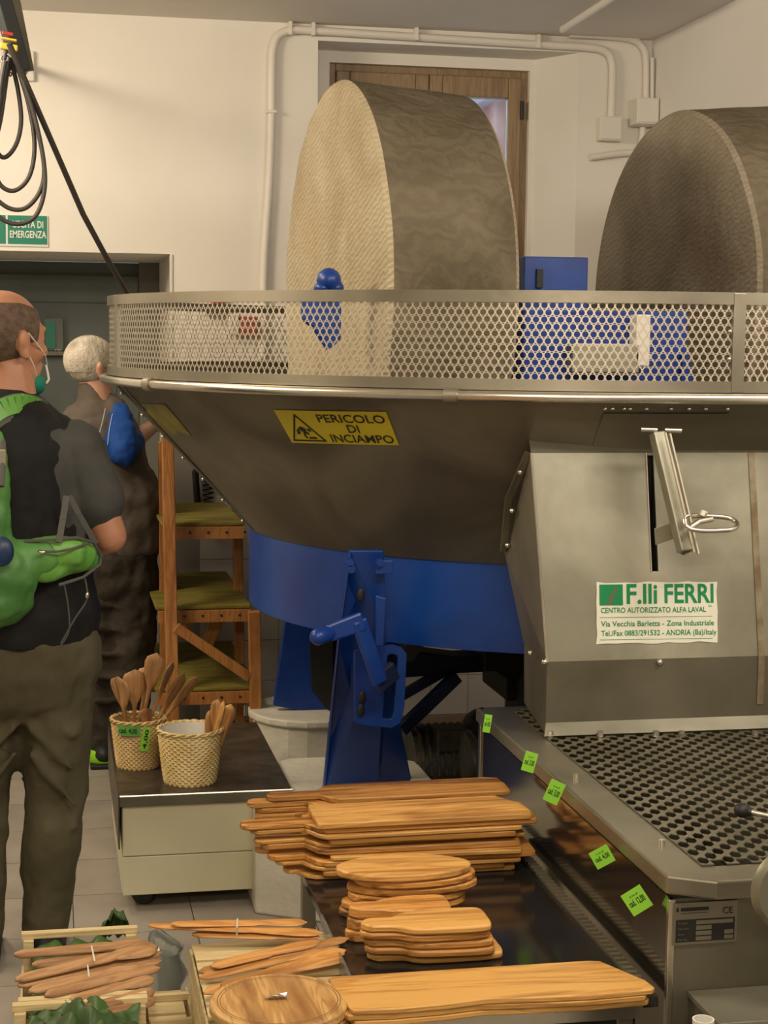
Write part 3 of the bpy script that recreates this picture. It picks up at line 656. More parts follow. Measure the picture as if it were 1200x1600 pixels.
# columns, braces, gearbox below
def colpart(m, nm, mt, lab=None, **k): return m.build(nm, mt, mill, **k)
zp = 0.32
b0 = P(548, 1243, z=zp); tl = MC+(b0-MC)*0.0
dirv = Vector((b0.x-MC.x, b0.y-MC.y, 0)).normalized(); tan = Vector((-dirv.y, dirv.x, 0))
topc = P(572, 1000, y=MC.y+dirv.y*(RB+0.03)); 
yf = b0.y
def qd(pts, y, dep, ys=None):
    ys = ys or [y]*len(pts); f = [P(a, b, y=yy) for (a, b), yy in zip(pts, ys)]; return f, [v+Vector((0, dep, 0)) for v in f]
yt = min(b0.y, 4.14)
# front face of column, leaning in; lies in front of the skirt
f, g2 = qd([(505, 1243), (590, 1243), (604, 990), (600, 860), (547, 860), (530, 1000)], 0, 0.03, [b0.y, b0.y, 4.20, 4.16, 4.16, 4.20])
fcol = MB().hexa(f, g2).build('column', M_blue, mill, bevel=0.004)
f, g2 = qd([(590, 1243), (648, 1240), (640, 1222), (622, 1150), (600, 1000)], 0, 0.02, [b0.y+0.005, b0.y+0.12, b0.y+0.12, b0.y+0.12, 4.25])
MB().hexa(f, g2).build('column_web', M_blue, mill, bevel=0.002)
f, g2 = qd([(511, 1243), (648, 1243), (625, 1130), (620, 1000), (540, 1000)], b0.y+0.16, 0.03)
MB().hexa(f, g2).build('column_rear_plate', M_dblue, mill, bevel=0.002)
# handle plate with an opening
ypl = 4.24
O = [(552, 1015), (615, 1008), (628, 1012), (636, 1022), (632, 1105), (626, 1130), (612, 1138), (555, 1131)]
I = [(606, 1024), (612, 1022), (620, 1024), (622, 1030), (616, 1112), (613, 1122), (606, 1124), (598, 1122)]
m = MB(); fo = [P(a, b, y=ypl-0.03) for a, b in O]; fi = [P(a, b, y=ypl-0.03) for a, b in I]; n = 8; dv = Vector((0, 0.018, 0))
# re-order so both loops start at the same corner
fi = [fi[7-k] if False else fi[k] for k in range(8)]
vs = fo+fi+[v+dv for v in fo]+[v+dv for v in fi]
fs = []
ordi = [0, 1, 2, 3, 4, 5, 6, 7]
for i in range(8):
    j = (i+1) % 8; fs += [(i, j, 8+j, 8+i), (16+i, 24+i, 24+j, 16+j), (i, 16+i, 16+j, j), (8+i, 8+j, 24+j, 24+i)]
m.add(vs, fs); hp = m.build('lever_plate', M_blue, mill, smooth=30, bevel=0.002)
for a, b in ((575, 930), (577, 1090), (575, 1110)):
    MB().ell(P(a-11, b, y=4.17 if b < 1000 else ypl-0.035), (0.010, 0.004, 0.018)).build('slot', M_black, mill, smooth=60)
for a, b in ((545, 878), (547, 888), (592, 878)):
    q = P(a, b, y=4.13); MB().cyl(q, q+Vector((0, -0.02, 0)), 0.011, n=6).build('bolt', M_blue, mill)
MB().box(P(600, 886, y=4.13), (0.045, 0.012, 0.035)).build('lug', M_blue, mill, bevel=0.002)
f, g2 = qd([(587, 930), (604, 935), (600, 1010), (588, 1010)], 4.12, 0.03); MB().hexa(f, g2).build('rib', M_blue, mill, bevel=0.003)
# crank
yk = 4.06
ck = MB().bar(P(512, 990, y=yk), P(568, 970, y=yk), 0.018, 0.044, w1=0.02, h1=0.05).bar(P(560, 968, y=yk), P(594, 1068, y=yk+0.02), 0.02, 0.042).build('crank', M_blue, mill, bevel=0.006)
MB().bar(P(588, 1070, y=yk+0.03), P(617, 1046, y=yk+0.06), 0.02, 0.05).build('crank_block', M_dblue, ck, bevel=0.004)
MB().cap(P(497, 995, y=yk-0.02), 0.022, P(513, 990, y=yk), 0.020, (1, 1.0)).build('crank_knob', M_blue, ck, smooth=60)
# rear column
b1 = P(470, 1110, z=zp)
f, g2 = qd([(428, 1103), (515, 1118), (518, 1000), (516, 968), (447, 960)], b1.y, 0.03)
MB().hexa(f, g2).build('column', M_blue, mill, bevel=0.003)
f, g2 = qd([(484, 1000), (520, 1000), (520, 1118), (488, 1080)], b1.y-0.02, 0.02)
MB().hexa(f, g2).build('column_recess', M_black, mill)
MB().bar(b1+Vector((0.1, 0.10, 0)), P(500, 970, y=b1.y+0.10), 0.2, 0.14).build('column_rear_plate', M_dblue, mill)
for an in (345, 60):
    p0 = pol(R(an), 0.93, zp); p1 = pol(R(an), 0.86, ZB-0.02); MB().bar(p0, p1, 0.2, 0.2, up=(cos(R(an)), sin(R(an)), 0), w1=0.13, h1=0.1).build('column', M_dblue, mill, bevel=0.004)
# gearbox and arms under the bed
yg = 5.0
f, g2 = qd([(790, 1000), (842, 1000), (842, 1096), (790, 1096)], yg, 0.3); MB().hexa(f, g2).build('gearbox', M_black, mill, bevel=0.01)
f, g2 = qd([(757, 1020), (790, 1014), (842, 1010), (842, 1060), (790, 1060), (776, 1050), (757, 1050)], yg-0.03, 0.3); MB().hexa(f, g2).build('gearbox_flange', M_black, mill, bevel=0.006)
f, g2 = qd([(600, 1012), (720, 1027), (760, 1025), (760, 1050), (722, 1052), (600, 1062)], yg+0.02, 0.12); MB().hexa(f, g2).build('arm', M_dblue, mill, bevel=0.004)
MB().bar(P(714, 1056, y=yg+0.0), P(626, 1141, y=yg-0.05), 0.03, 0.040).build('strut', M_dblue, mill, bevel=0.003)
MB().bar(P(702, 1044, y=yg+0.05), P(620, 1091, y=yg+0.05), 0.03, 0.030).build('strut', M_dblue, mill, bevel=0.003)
MB().bar(P(650, 990, y=4.45), P(630, 1018, y=4.7), 0.05, 0.06).build('arm', M_black, mill)
MB().cyl(MC+Vector((0, 0, 0)), MC+Vector((0, 0, ZB-0.03)), 0.17, n=24).build('centre_pillar', M_black, mill, smooth=40)

# plinths
def plinth(cx, cy, r, h, lab, n=8, rot=0.39, lip=True):
    pr = [(r, 0), (r, h-0.03), (r+0.015, h-0.025), (r+0.015, h), (0, h)]
    m = MB().lathe([(0, 0)]+pr, (0, 0, 0), n, a0=rot, a1=rot+2*pi)
    o = m.build('plinth', M_plinth, bevel=0.006); o.location = (cx, cy, 0); return tag(o, lab, 'plinth')
pf = P(420, 1432, z=0)
# front plinth: block with a raised painted lip
pl0 = [P(400, 1432, z=0), P(505, 1436, z=0)]
x0 = pl0[0].x; y0 = pl0[0].y+0.0
xr = x0+0.55; cut = 0.13
top = [(x0, y0+0.02), (x0+0.20, y0-0.10), (xr-0.1, y0-0.10), (xr, y0+0.06), (xr, y0+0.42), (xr-0.1, y0+0.52), (x0+0.16, y0+0.52), (x0+0.0, y0+0.36)]
mb = MB().hexa([Vector((a, b, 0)) for a, b in top], [Vector((a, b, zp-0.004)) for a, b in top])
o = rebase(mb.build('plinth', M_plinth, bevel=0.008)); tag(o, 'white painted masonry plinth under the front blue column, behind the long boards', 'plinth')
c = b1+Vector((0.05, 0.05, 0)); plinth(c.x, c.y, 0.215, zp, 'rounded white plinth under the rear blue column behind the cream cart', n=20)
# greasy motors on the floor
def motor(px, py, y, w, h, lab):
    p = P(px, py, y=y); z1 = p.z; t = thing('motor', lab, 'motor', (p.x, y, 0))
    MB().bb(p.x-w/2, p.x+w/2, y-0.1, y+0.2, 0.02, z1*0.55).build('base_casting', M_grease, t, bevel=0.012)
    MB().cyl((p.x-w*0.42, y+0.05, z1-h/2), (p.x+w*0.42, y+0.05, z1-h/2), h/2, n=18).build('housing', M_grease, t, smooth=40)
    for k in range(7): MB().cyl((p.x-w*0.35+w*0.11*k, y+0.05, z1-h/2), (p.x-w*0.35+w*0.11*k+0.008, y+0.05, z1-h/2), h/2+0.012, n=18).build('cooling_fin', M_grease, t)
    MB().box((p.x+w*0.1, y-0.02, z1-0.02), (0.10, 0.09, 0.07)).build('terminal_box', M_grease, t, bevel=0.006)
    MB().bar((p.x-w*0.45, y-0.08, 0.0), (p.x+w*0.45, y-0.08, 0.0), 0.05, 0.04).build('foot_rail', M_grease, t)
motor(690, 1142, 4.95, 0.22, 0.24, 'greasy black gear motor on the floor right of the blue column')
motor(768, 1152, 4.62, 0.15, 0.18, 'dark oily pump block beside the steel tank')
tag(rebase(MB().lathe([(0, -0.04), (0.065, -0.04), (0.072, -0.03), (0.072, 0.03), (0.065, 0.04), (0.0, 0.04)], P(757, 1143, y=5.05), 28, axis=Matrix.Rotation(R(90), 3, 'X')).build('pulley', M_black, smooth=40)), 'black belt pulley behind the pump block and the tank corner', 'pulley')

# ============================================================ KNEADING TANK (right)
zb = 0.70; zt = 0.481
cfl = P(1041, 1368, z=zb); crl = P(776, 1122, z=zb)
XS = cfl.x; YT0 = cfl.y; YT1 = crl.y+0.12
XT1 = XS+1.05
tank = thing('kneading_tank', 'stainless steel paste kneading tank with perforated lid, right of the board table', 'machine', ((XS+XT1)/2, (YT0+YT1)/2, 0))
CH = 0.075   # front chamfer of the rim
out = [(XS, YT0), (XS+CH, YT0-0.045), (XT1, YT0-0.045), (XT1, YT1), (XS, YT1)]
# side, front and back sheets
MB().bb(XS+0.012, XS+0.018, YT0+0.012, YT1, 0.06, zb-0.045).build('side_sheet', M_mirror, tank)
MB().bb(XS+0.012, XT1, YT0+0.006, YT0+0.012, 0.06, zb-0.045).build('front_sheet', M_dull, tank)
MB().bb(XS+0.012, XT1, YT1-0.006, YT1, 0.06, zb-0.03).build('rear_sheet', M_dull, tank)
MB().bb(XS+0.02, XT1, YT0+0.02, YT1-0.01, 0.20, 0.215).build('tank_floor', M_grease, tank)
MB().bb(XS+0.008, XS+0.020, YT0+0.003, YT0+0.016, 0.06, zb-0.045).build('corner_edge', M_bright, tank, bevel=0.002)
MB().bb(XS+0.008, XS+0.020, YT1-0.02, YT1+0.002, 0.06, zb-0.0).build('corner_edge', M_bright, tank, bevel=0.002)
for y in (YT0+0.1, YT1-0.1):
    for x in (XS+0.1, XT1-0.1): MB().cyl((x, y, 0), (x, y, 0.08), 0.03, n=14).build('foot', M_black, tank, smooth=40)
# rim: folded lip all round
rim = MB(); n = len(out)
cx, cy = (XS+XT1)/2, (YT0+YT1)/2
wr = 0.085
inn = [(XS+wr, YT0+0.05), (XS+wr+0.02, YT0+0.035), (XT1-wr, YT0+0.035), (XT1-wr, YT1-0.05), (XS+wr, YT1-0.05)]
rim.add([Vector((a, b, zb)) for a, b in out]+[Vector((a, b, zb)) for a, b in inn]+[Vector((a, b, zb-0.033)) for a, b in out]+[Vector((a+(cx-a)*0.02, b+(cy-b)*0.02, zb-0.036)) for a, b in out],
        [(i, (i+1) % n, n+(i+1) % n, n+i) for i in range(n)]+[(i, 2*n+i, 2*n+(i+1) % n, (i+1) % n) for i in range(n)]+[(2*n+i, 3*n+i, 3*n+(i+1) % n, 2*n+(i+1) % n) for i in range(n)])
rim.build('rim', M_steel, tank, bevel=0.004)
for a, b in ((900, 1222-4), (1034, 1330-8)):
    q = P(a, b, z=zb+0.004); MB().cyl((q.x, q.y, zb-0.002), (q.x, q.y, zb+0.016), 0.006, n=10).build('rim_stud', M_bright, tank, smooth=40)
# perforated lid: staggered long hexagonal holes, real openings
hoodx0 = P(853, 1150, z=zb).x
gx0, gx1, gy0, gy1 = XS+wr-0.005, XT1-wr, YT0+0.037, YT1-0.04
px_, py_ = 0.0237, 0.047; V = []; F = []
nx = int((gx1-gx0)/px_); ny = int((gy1-gy0)/py_)
hw, hl = 0.0101, 0.0195
hexo = [(-hw, -hl*0.55), (0.002, -hl), (hw, -hl*0.45), (hw, hl*0.55), (-0.002, hl), (-hw, hl*0.45)]
for i in range(nx):
    for j in range(ny):
        cx_ = gx0+px_*(i+0.5); cy_ = gy0+py_*(j+0.5)+(py_/2 if i % 2 else 0)
        b = len(V)
        for a, c in hexo: V.append(Vector((cx_+a+0.0035*c/hl, cy_+c, zb+0.003)))
        for a, c in ((-1, -1), (0, -1), (1, -1), (1, 1), (0, 1), (-1, 1)): V.append(Vector((cx_+a*px_/2, cy_+c*py_/2, zb+0.003)))
        F += [(b+k, b+6+k, b+6+(k+1) % 6, b+(k+1) % 6) for k in range(6)]
g = MB(); g.v = V; g.f = F
for yy in (gy0+py_/4, gy1-0.0):
    pass
lid = g.build('perforated_lid', mat('lid_steel', (0.125, 0.115, 0.080), 0.5, 0.5, c2=(0.19, 0.175, 0.125), scale=6, detail=6), tank, recalc=False)
md = lid.modifiers.new('solid', 'SOLIDIFY'); md.thickness = 0.002; md.offset = -1
# kneading shaft inside, dimly seen through the lid
MB().cyl((cx, gy0+0.05, 0.42), (cx, gy1-0.05, 0.42), 0.03, n=14).build('kneading_shaft', M_dull, tank, smooth=40)
for k in range(7):
    a = k*0.9; MB().bar((cx, gy0+0.1+k*0.12, 0.42), (cx+0.25*cos(a), gy0+0.1+k*0.12, 0.42+0.2*sin(a)), 0.03, 0.008).build('paddle', M_dull, tank)
# strip lip seen reflected along the foot of the side sheet
# nameplate
yn = YT0+0.0045
a = P(1049, 1477, y=yn); b = P(1152, 1405, y=yn); wn_, hn = b.x-a.x, b.z-a.z
npl = MB().bb(a.x, b.x, yn-0.003, yn, a.z, b.z).build('nameplate', M_steel, tank, bevel=0.0006)
def onp(u0, v0, u1, v1, o=0.0036): return (a.x+wn_*u0, a.x+wn_*u1, yn-o, yn-0.003, a.z+hn*v0, a.z+hn*v1)
MB().bb(*onp(0.05, 0.07, 0.96, 0.60)).build('black_field', M_ink, npl)
m = MB()
for r in ((0.36, 0.48, 0.93, 0.57), (0.36, 0.35, 0.60, 0.45), (0.36, 0.22, 0.60, 0.32), (0.36, 0.10, 0.60, 0.19), (0.80, 0.22, 0.94, 0.32), (0.80, 0.10, 0.94, 0.19)): m.bb(*onp(*r, 0.0042))
m.build('data_box', M_steel, npl, recalc=False)
tx = [text_mb(s, (a.x+wn_*0.08, yn-0.0044, a.z+hn*v), (1, 0, 0), (0, 0, 1), hn*0.05, (0, 0, 0)) for s, v in (('Modello', 0.50), ('Matricola', 0.37), ('Anno', 0.24), ('Peso Kg', 0.115), )]
merge(tx).build('print', M_steel, npl, recalc=False)
merge([text_mb('CE', (a.x+wn_*0.77, yn-0.0044, a.z+hn*0.70), (1, 0, 0), (0, 0, 1), hn*0.15, (0, 0, 0)),
       MB().bb(*onp(0.12, 0.80, 0.55, 0.88)), MB().bb(*onp(0.05, 0.79, 0.09, 0.89)), MB().bb(*onp(0.12, 0.745, 0.54, 0.755))]).build('print', M_ink, npl, recalc=False)
# lever with black knob
q = P(1160, 1266, z=zb+0.05); r_ = P(1215, 1278, z=zb+0.045)
lv = thing('control_lever', 'thin chrome lever with a round black knob over the perforated lid', 'lever', r_)
MB().cyl(q, r_+(r_-q)*1.0, 0.005, n=10).build('rod', M_bright, lv, smooth=40); MB().cyl(r_+(r_-q)*1.0, Vector(((r_+(r_-q)).x, (r_+(r_-q)).y, zb-0.002)), 0.008, n=10).build('pivot_post', M_dull, lv, smooth=40)
MB().ell(q, (0.016, 0.016, 0.014)).cyl(q, q+(r_-q).normalized()*0.018, 0.010, 0.008, 12).build('knob', M_black, lv, smooth=50)
# round disc, lower right edge
yd = YT0-0.16
c = P(1238, 1390, y=yd)
dk = thing('round_pan', 'shallow round steel pan hung at the right edge before the tank', 'pan', c-Vector((0, 0, 0.07)))
MB().lathe([(0, 0.008), (0.062, 0.006), (0.070, -0.004), (0.072, -0.004), (0.072, 0.0), (0.063, 0.011), (0.0, 0.013)], c, 48, axis=Matrix.Rotation(R(90), 3, 'X') @ Matrix.Identity(3)).build('pan_body', M_hood, dk, smooth=40)
MB().bar(c+Vector((0.06, 0.0, 0)), c+Vector((0.30, 0.05, 0.02)), 0.02, 0.006).build('pan_handle', M_dull, dk)
# lower right low steel ledge and white cup
q = P(1110, 1585, y=YT0-0.10); r_ = P(1290, 1568, y=YT0+0.0)
t = thing('steel_ledge', 'low square steel ledge at the foot of the tank, bottom right corner', 'ledge', (q.x+0.15, YT0-0.05, q.z-0.1))
MB().bb(q.x, q.x+0.5, YT0-0.14, YT0+0.005, q.z-0.012, q.z).build('ledge_top', M_hood, t, bevel=0.002)
MB().bb(q.x+0.004, q.x+0.5, YT0-0.136, YT0+0.005, 0.0, q.z-0.012).build('ledge_body', M_dull, t, bevel=0.002)
q = P(1099, 1592, y=YT0-0.22)
t = thing('cup', 'white cup rim at the bottom edge in front of the tank', 'cup', q-Vector((0, 0, 0.10)))
MB().lathe([(0.0, -0.10), (0.013, -0.10), (0.0175, 0), (0.0155, 0), (0.011, -0.095), (0, -0.095)], q, 28).build('cup_body', M_white, t, smooth=50)
MB().lathe([(0.0, 0.0), (0.035, 0), (0.035, 0.012), (0.0, 0.012)], q-Vector((0, 0, 0.112)), 24).build('saucer', M_dull, t, smooth=40)
tag(rebase(MB().bb(q.x-0.06, q.x+0.06, q.y-0.06, q.y+0.06, 0, q.z-0.112).build('stool', M_dull, bevel=0.004)), 'narrow steel pedestal that carries the white cup', 'pedestal')

# ---------------------------------------------------- discharge chute
h0 = P(853, 1148, z=zb+0.004); YH = h0.y
fx = lambda a, b, y: P(a, b, y=y)
ytop = YH+0.10; ymid = YH
ch = thing('discharge_chute', 'grey steel chute with green and white maker sticker rising from tank to basin', 'chute', (h0.x+0.5, YH+0.1, zb))
TL = fx(830, 708, ytop); ML = fx(855, 1034, ymid); BL = fx(855, 1128, ymid)
XH1 = TL.x+1.25
slot_u0, slot_u1 = P(1015, 800, y=YH+0.07).x, P(1025, 800, y=YH+0.07).x
zmid = ML.z; ztp = TL.z
def yat(z): return ymid+(ytop-ymid)*max(0, (z-zmid)/(ztp-zmid))
zs = P(1024, 893, y=YH+0.04).z
fp = MB(); th = Vector((0, 0.006, 0))
def pan(x0, x1, z0, z1, x0b=None):
    x0b = x0 if x0b is None else x0b
    f = [Vector((x0, yat(z0), z0)), Vector((x1, yat(z0), z0)), Vector((x1, yat(z1), z1)), Vector((x0b, yat(z1), z1))]
    fp.hexa(f, [v+th for v in f])
def lerpx(z): return ML.x+(TL.x-ML.x)*(z-zmid)/(ztp-zmid)
pan(ML.x, XH1, zmid, zs, lerpx(zs)); pan(lerpx(zs), slot_u0, zs, ztp, TL.x); pan(slot_u1, XH1, zs, ztp)
fp.build('front_panel', M_hood, ch, recalc=True)
f = [TL, Vector((XH1, ytop, ztp)), Vector((XH1, ytop+0.09, ztp+0.028)), TL+Vector((0.02, 0.09, 0.028))]
MB().hexa(f, [v-Vector((0, 0, 0.006)) for v in f]).build('top_fold', M_hood, ch)
MB().tube([Vector((slot_u0-0.002, yat(zs)-0.001, zs)), Vector((slot_u0-0.002, yat(ztp)-0.001, ztp))], 0.0022, 6).build('slot_edge', M_bright, ch)
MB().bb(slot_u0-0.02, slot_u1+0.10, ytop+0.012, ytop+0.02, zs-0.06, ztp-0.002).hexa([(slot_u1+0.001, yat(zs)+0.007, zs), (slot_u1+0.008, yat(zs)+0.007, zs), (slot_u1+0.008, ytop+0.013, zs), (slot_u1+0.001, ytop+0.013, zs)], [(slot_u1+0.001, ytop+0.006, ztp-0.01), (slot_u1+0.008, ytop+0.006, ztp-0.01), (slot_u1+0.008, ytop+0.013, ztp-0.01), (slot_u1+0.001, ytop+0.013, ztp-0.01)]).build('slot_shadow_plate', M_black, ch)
MB().bb(ML.x, XH1, YH, YH+0.006, zb+0.03, zmid).build('lower_panel', M_dull, ch)
f = [Vector((ML.x, YH, zb+0.032)), Vector((XH1, YH, zb+0.032)), Vector((XH1, YH-0.03, zb+0.008)), Vector((ML.x-0.012, YH-0.03, zb+0.008))]
fo_ = MB().hexa(f, [v+Vector((0, 0.004, -0.003)) for v in f]).build('foot_flange', M_hood, ch)
for a in (860, 938, 1025, 1065, 1180):
    q = P(a, 1146, z=zb+0.012); MB().cyl((q.x, q.y, zb+0.004), (q.x, q.y, zb+0.018), 0.008, n=8).build('bolt', M_bright, fo_)
# left cheek of the chute
A1 = fx(788, 862, ytop+0.20); A2 = fx(819, 1008, ytop+0.20); A3 = fx(819, 1098, ytop+0.20)
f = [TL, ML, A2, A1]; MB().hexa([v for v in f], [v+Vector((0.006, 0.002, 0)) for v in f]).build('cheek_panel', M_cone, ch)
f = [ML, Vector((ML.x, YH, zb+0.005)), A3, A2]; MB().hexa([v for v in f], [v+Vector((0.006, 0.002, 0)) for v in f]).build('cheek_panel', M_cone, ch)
MB().tube([TL+Vector((0, -0.002, 0)), ML+Vector((0, -0.002, 0))], 0.0035, 6).build('edge_bead', M_bright, ch)
f = [P(822, 705, y=ytop+0.012), P(790, 780, y=ytop+0.10), P(783, 862, y=ytop+0.18), P(791, 862, y=ytop+0.18), P(800, 780, y=ytop+0.10), P(832, 708, y=ytop+0.01)]
fl_ = MB().hexa(f, [v+Vector((0, 0.01, 0)) for v in f]).build('cheek_flange', M_dull, ch)
for a, b, k in ((813, 738, 0.04), (800, 798, 0.10), (793, 852, 0.16)): MB().ell(P(a, b, y=ytop+k-0.004), (0.007, 0.007, 0.007), 8, 6).build('bolt', M_bright, fl_, smooth=80)
for a, b in ((851, 1034), (829, 1020)): MB().ell(P(a, b, y=YH-0.004 if a > 840 else YH+0.12), (0.008, 0.008, 0.007), 8, 6).build('bolt', M_bright, ch, smooth=80)
MB().ell(P(1031, 1035, y=YH-0.006), (0.008, 0.007, 0.008), 8, 6).build('bolt', M_bright, ch, smooth=80)
# stain marks along the right edge
sm = MB()
for k in range(26):
    z = zb+0.08+k*0.024; y_ = yat(z)-0.0008; wv_ = 0.010+0.008*rnd.random(); xq = P(1186+6*rnd.random(), 900, y=YH).x
    sm.add([(xq, y_, z), (xq+wv_, y_, z), (xq+wv_*0.9, yat(z+0.024)-0.0008, z+0.024), (xq+0.001, yat(z+0.024)-0.0008, z+0.024)], [(0, 1, 2, 3)])
xq = P(1189, 900, y=YH).x
f = [Vector((xq, yat(z)-0.001, z)) for z in (zb+0.06, zmid, ztp)]
for q in range(2): MB().hexa([f[q], f[q]+Vector((0.016, 0, 0)), f[q+1]+Vector((0.016, 0, 0)), f[q+1]], [v-Vector((0, 0.002, 0)) for v in (f[q], f[q]+Vector((0.016, 0, 0)), f[q+1]+Vector((0.016, 0, 0)), f[q+1])]).build('stained_seam', M_stain, ch)
# maker sticker
def onpan(px, py, off=0.0015):
    y_ = YH+0.03
    for _ in range(8):
        q = P(px, py, y=y_); y_ = yat(q.z)
    q = P(px, py, y=y_); return q-Vector((0, off, 0))
s0 = onpan(931, 1007); s1 = onpan(1122, 1004); s2 = onpan(1117, 904); s3 = onpan(930, 909)
U = (s1-s0); Vv = (s3-s0); Wd, Hd = U.length, Vv.length; U.normalize(); Vv.normalize(); No = U.cross(Vv).normalized(); No = -No if No.y > 0 else No
edge = []
rs = random.Random(3)
for k in range(12): edge.append((Wd*k/12, rs.uniform(0, 0.004)))
for k in range(6): edge.append((Wd-rs.uniform(0, 0.003), Hd*k/6))
for k in range(12): edge.append((Wd*(1-k/12), Hd-rs.uniform(0, 0.004)))
for k in range(6): edge.append((rs.uniform(0, 0.003), Hd*(1-k/6)))
st = MB().prism(edge, s0, U, Vv, No*0.0008).build('maker_sticker', M_swhite, ch)
zo = s0+No*0.0014
MB().prism([(Wd*0.03, Hd*0.62), (Wd*0.22, Hd*0.62), (Wd*0.22, Hd*0.955), (Wd*0.03, Hd*0.955)], zo, U, Vv, No*0.0002).build('green_square', M_sgreen, st)
MB().prism([(Wd*0.08, Hd*0.63), (Wd*0.12, Hd*0.63), (Wd*0.145, Hd*0.74), (Wd*0.18, Hd*0.90), (Wd*0.15, Hd*0.90), (Wd*0.11, Hd*0.76)], zo+No*0.0003, U, Vv, No*0.0001).build('scratch', mat('scratch_brown', (0.10, 0.12, 0.05), 0.6), st)
tx = []
def stt(s, u0, v0, h, u1, bold=0.0): tx.append(text_mb(s, zo+U*Wd*u0+Vv*Hd*v0+No*0.0004, U, Vv, Hd*h, (0, 0, 0), 'LEFT', Wd*(u1-u0), bold=bold))
stt('F.lli', 0.25, 0.65, 0.31, 0.50, 0.022); stt('FERRI', 0.56, 0.655, 0.30, 0.965, 0.022)
stt('CENTRO AUTORIZZATO ALFA LAVAL', 0.04, 0.50, 0.085, 0.90, 0.012); stt('SRL', 0.92, 0.58, 0.03, 0.955)
stt('Via Vecchia Barletta - Zona Industriale', 0.04, 0.285, 0.085, 0.965, 0.012); stt('Tel./Fax 0883/291532 - ANDRIA (Ba)/Italy', 0.04, 0.135, 0.085, 0.985, 0.012)
for z in (0.425, 0.07): tx.append(MB().prism([(Wd*0.03, Hd*z), (Wd*0.95, Hd*z), (Wd*0.95, Hd*(z+0.006)), (Wd*0.03, Hd*(z+0.006))], zo+No*0.0003, U, Vv, No*0.0001))
merge(tx).build('lettering', M_sgreen, st, recalc=False)
# shut-off lever on the chute
yl = YH-0.05
lv = MB(); T1 = P(1023, 674, y=YH+0.02)
L1 = P(1026, 676, y=YH+0.0); L2 = P(1070, 862, y=YH-0.10)
dd = (L2-L1).normalized(); sd = dd.cross(Vector((0.25, -1, 0))).normalized()
lev = MB().bar(L1, L2, 0.026, 0.030, up=(1, 0.2, 0)).build('shutter_lever', M_hood, ch, bevel=0.003)
for s in (0.006, -0.022): MB().bar(L1+Vector((0.016+s*0, -0.018+s, 0)), L2+Vector((0.016, -0.018+s, 0)), 0.005, 0.006).build('lever_edge', M_bright, lev)
MB().cyl(P(1001, 671, y=YH+0.0), P(1026, 672, y=YH+0.0), 0.006, n=10).build('pivot_pin', M_bright, lev, smooth=40)
MB().cyl(P(1038, 672, y=YH-0.0), P(1064, 673, y=YH-0.0), 0.006, n=10).build('pivot_pin', M_bright, lev, smooth=40)
f = [P(1022, 826, y=YH-0.02), P(1060, 812, y=YH-0.07), P(1064, 838, y=YH-0.07), P(1024, 852, y=YH-0.02)]
MB().hexa(f, [v+Vector((0.004, 0.008, 0)) for v in f]).build('lever_bracket', M_hood, lev, bevel=0.001)
f = [P(1060, 858, y=YH-0.085), P(1069, 869, y=YH-0.10), P(1081, 862, y=YH-0.10), P(1083, 850, y=YH-0.10), P(1072, 836, y=YH-0.09)]
MB().hexa(f, [v+Vector((0, 0.02, 0)) for v in f]).build('lever_foot', M_dull, lev, bevel=0.003)
yh = YH-0.13; c = P(1112, 820, y=yh)
MB().tube(smoothpath([P(1070, 812, y=yh), P(1082, 806, y=yh+0.03), P(1130, 808, y=yh+0.03), P(1147, 813, y=yh+0.02), P(1152, 821, y=yh), P(1144, 827, y=yh-0.02), P(1125, 829, y=yh-0.02), P(1090, 829, y=yh-0.02), P(1073, 822, y=yh-0.01), P(1070, 812, y=yh)], 4), 0.0055, 8).build('lever_handle', M_bright, lev, smooth=60)
MB().tube([P(1076, 826, y=yh), P(1092, 815, y=yh+0.01), P(1112, 811, y=yh+0.02)], 0.007, 8).build('handle_stem', M_bright, lev, smooth=60)
MB().cyl(P(1098, 806, y=yh+0.02), P(1101, 798, y=yh+0.02), 0.009, n=6).build('nut', M_bright, lev)

# price tags on the tank side
def ptag(px, py, w, h, rot, lab, txt='cad. 4,00', tilt=0.0, deep=True):
    xs = XS-0.004
    c = P(px, py, x=xs); t = thing('price_tag', lab, 'price tag', c, 'fluorescent price tags stuck on the tank side')
    Uv = Vector((0.88, -0.475, 0)); Vz = Vector((0.0, 0.0, 1)); Nn = Vector((-0.475, -0.88, 0)); ca_, sa = cos(rot), sin(rot)
    u = Uv*ca_+Vz*sa; v = -Uv*sa+Vz*ca_
    off = Vector((-0.018, 0, 0))
    O_ = c-u*w/2-v*h/2+off
    MB().prism([(0, 0), (w, 0.001), (w, h), (0, h-0.001)], O_, u, v, Nn*0.0008).build('paper', M_tag, t)
    o2 = O_+Nn*0.0013
    merge([text_mb(txt, o2+u*w*0.12+v*h*0.36, u, v, h*0.26, (0, 0, 0), 'LEFT', w*0.76, bold=0.02), text_mb(txt[:3], o2+u*w*0.3+v*h*0.72, u, v, h*0.08, (0, 0, 0), 'LEFT', w*0.4)]).build('handwriting', M_ink, t, recalc=False)
ptag(773, 1130, 0.018, 0.045, R(-8), 'green price tag at the far rear corner of the tank side')
ptag(840, 1190, 0.028, 0.046, R(-14), 'green price tag on the tank side, second from the rear corner', 'cad. 3,00')
ptag(879, 1237, 0.032, 0.050, R(-22), 'green price tag on the tank side, above the top corner of the long board stack', 'cad. 5,00')
ptag(955, 1338, 0.040, 0.036, R(32), 'green price tag on the tank side below the rim, fourth from the rear', 'cad. 4,00')
ptag(1010, 1406, 0.042, 0.044, R(36), 'green price tag nearest the nameplate on the tank side', 'cad. 12,00')

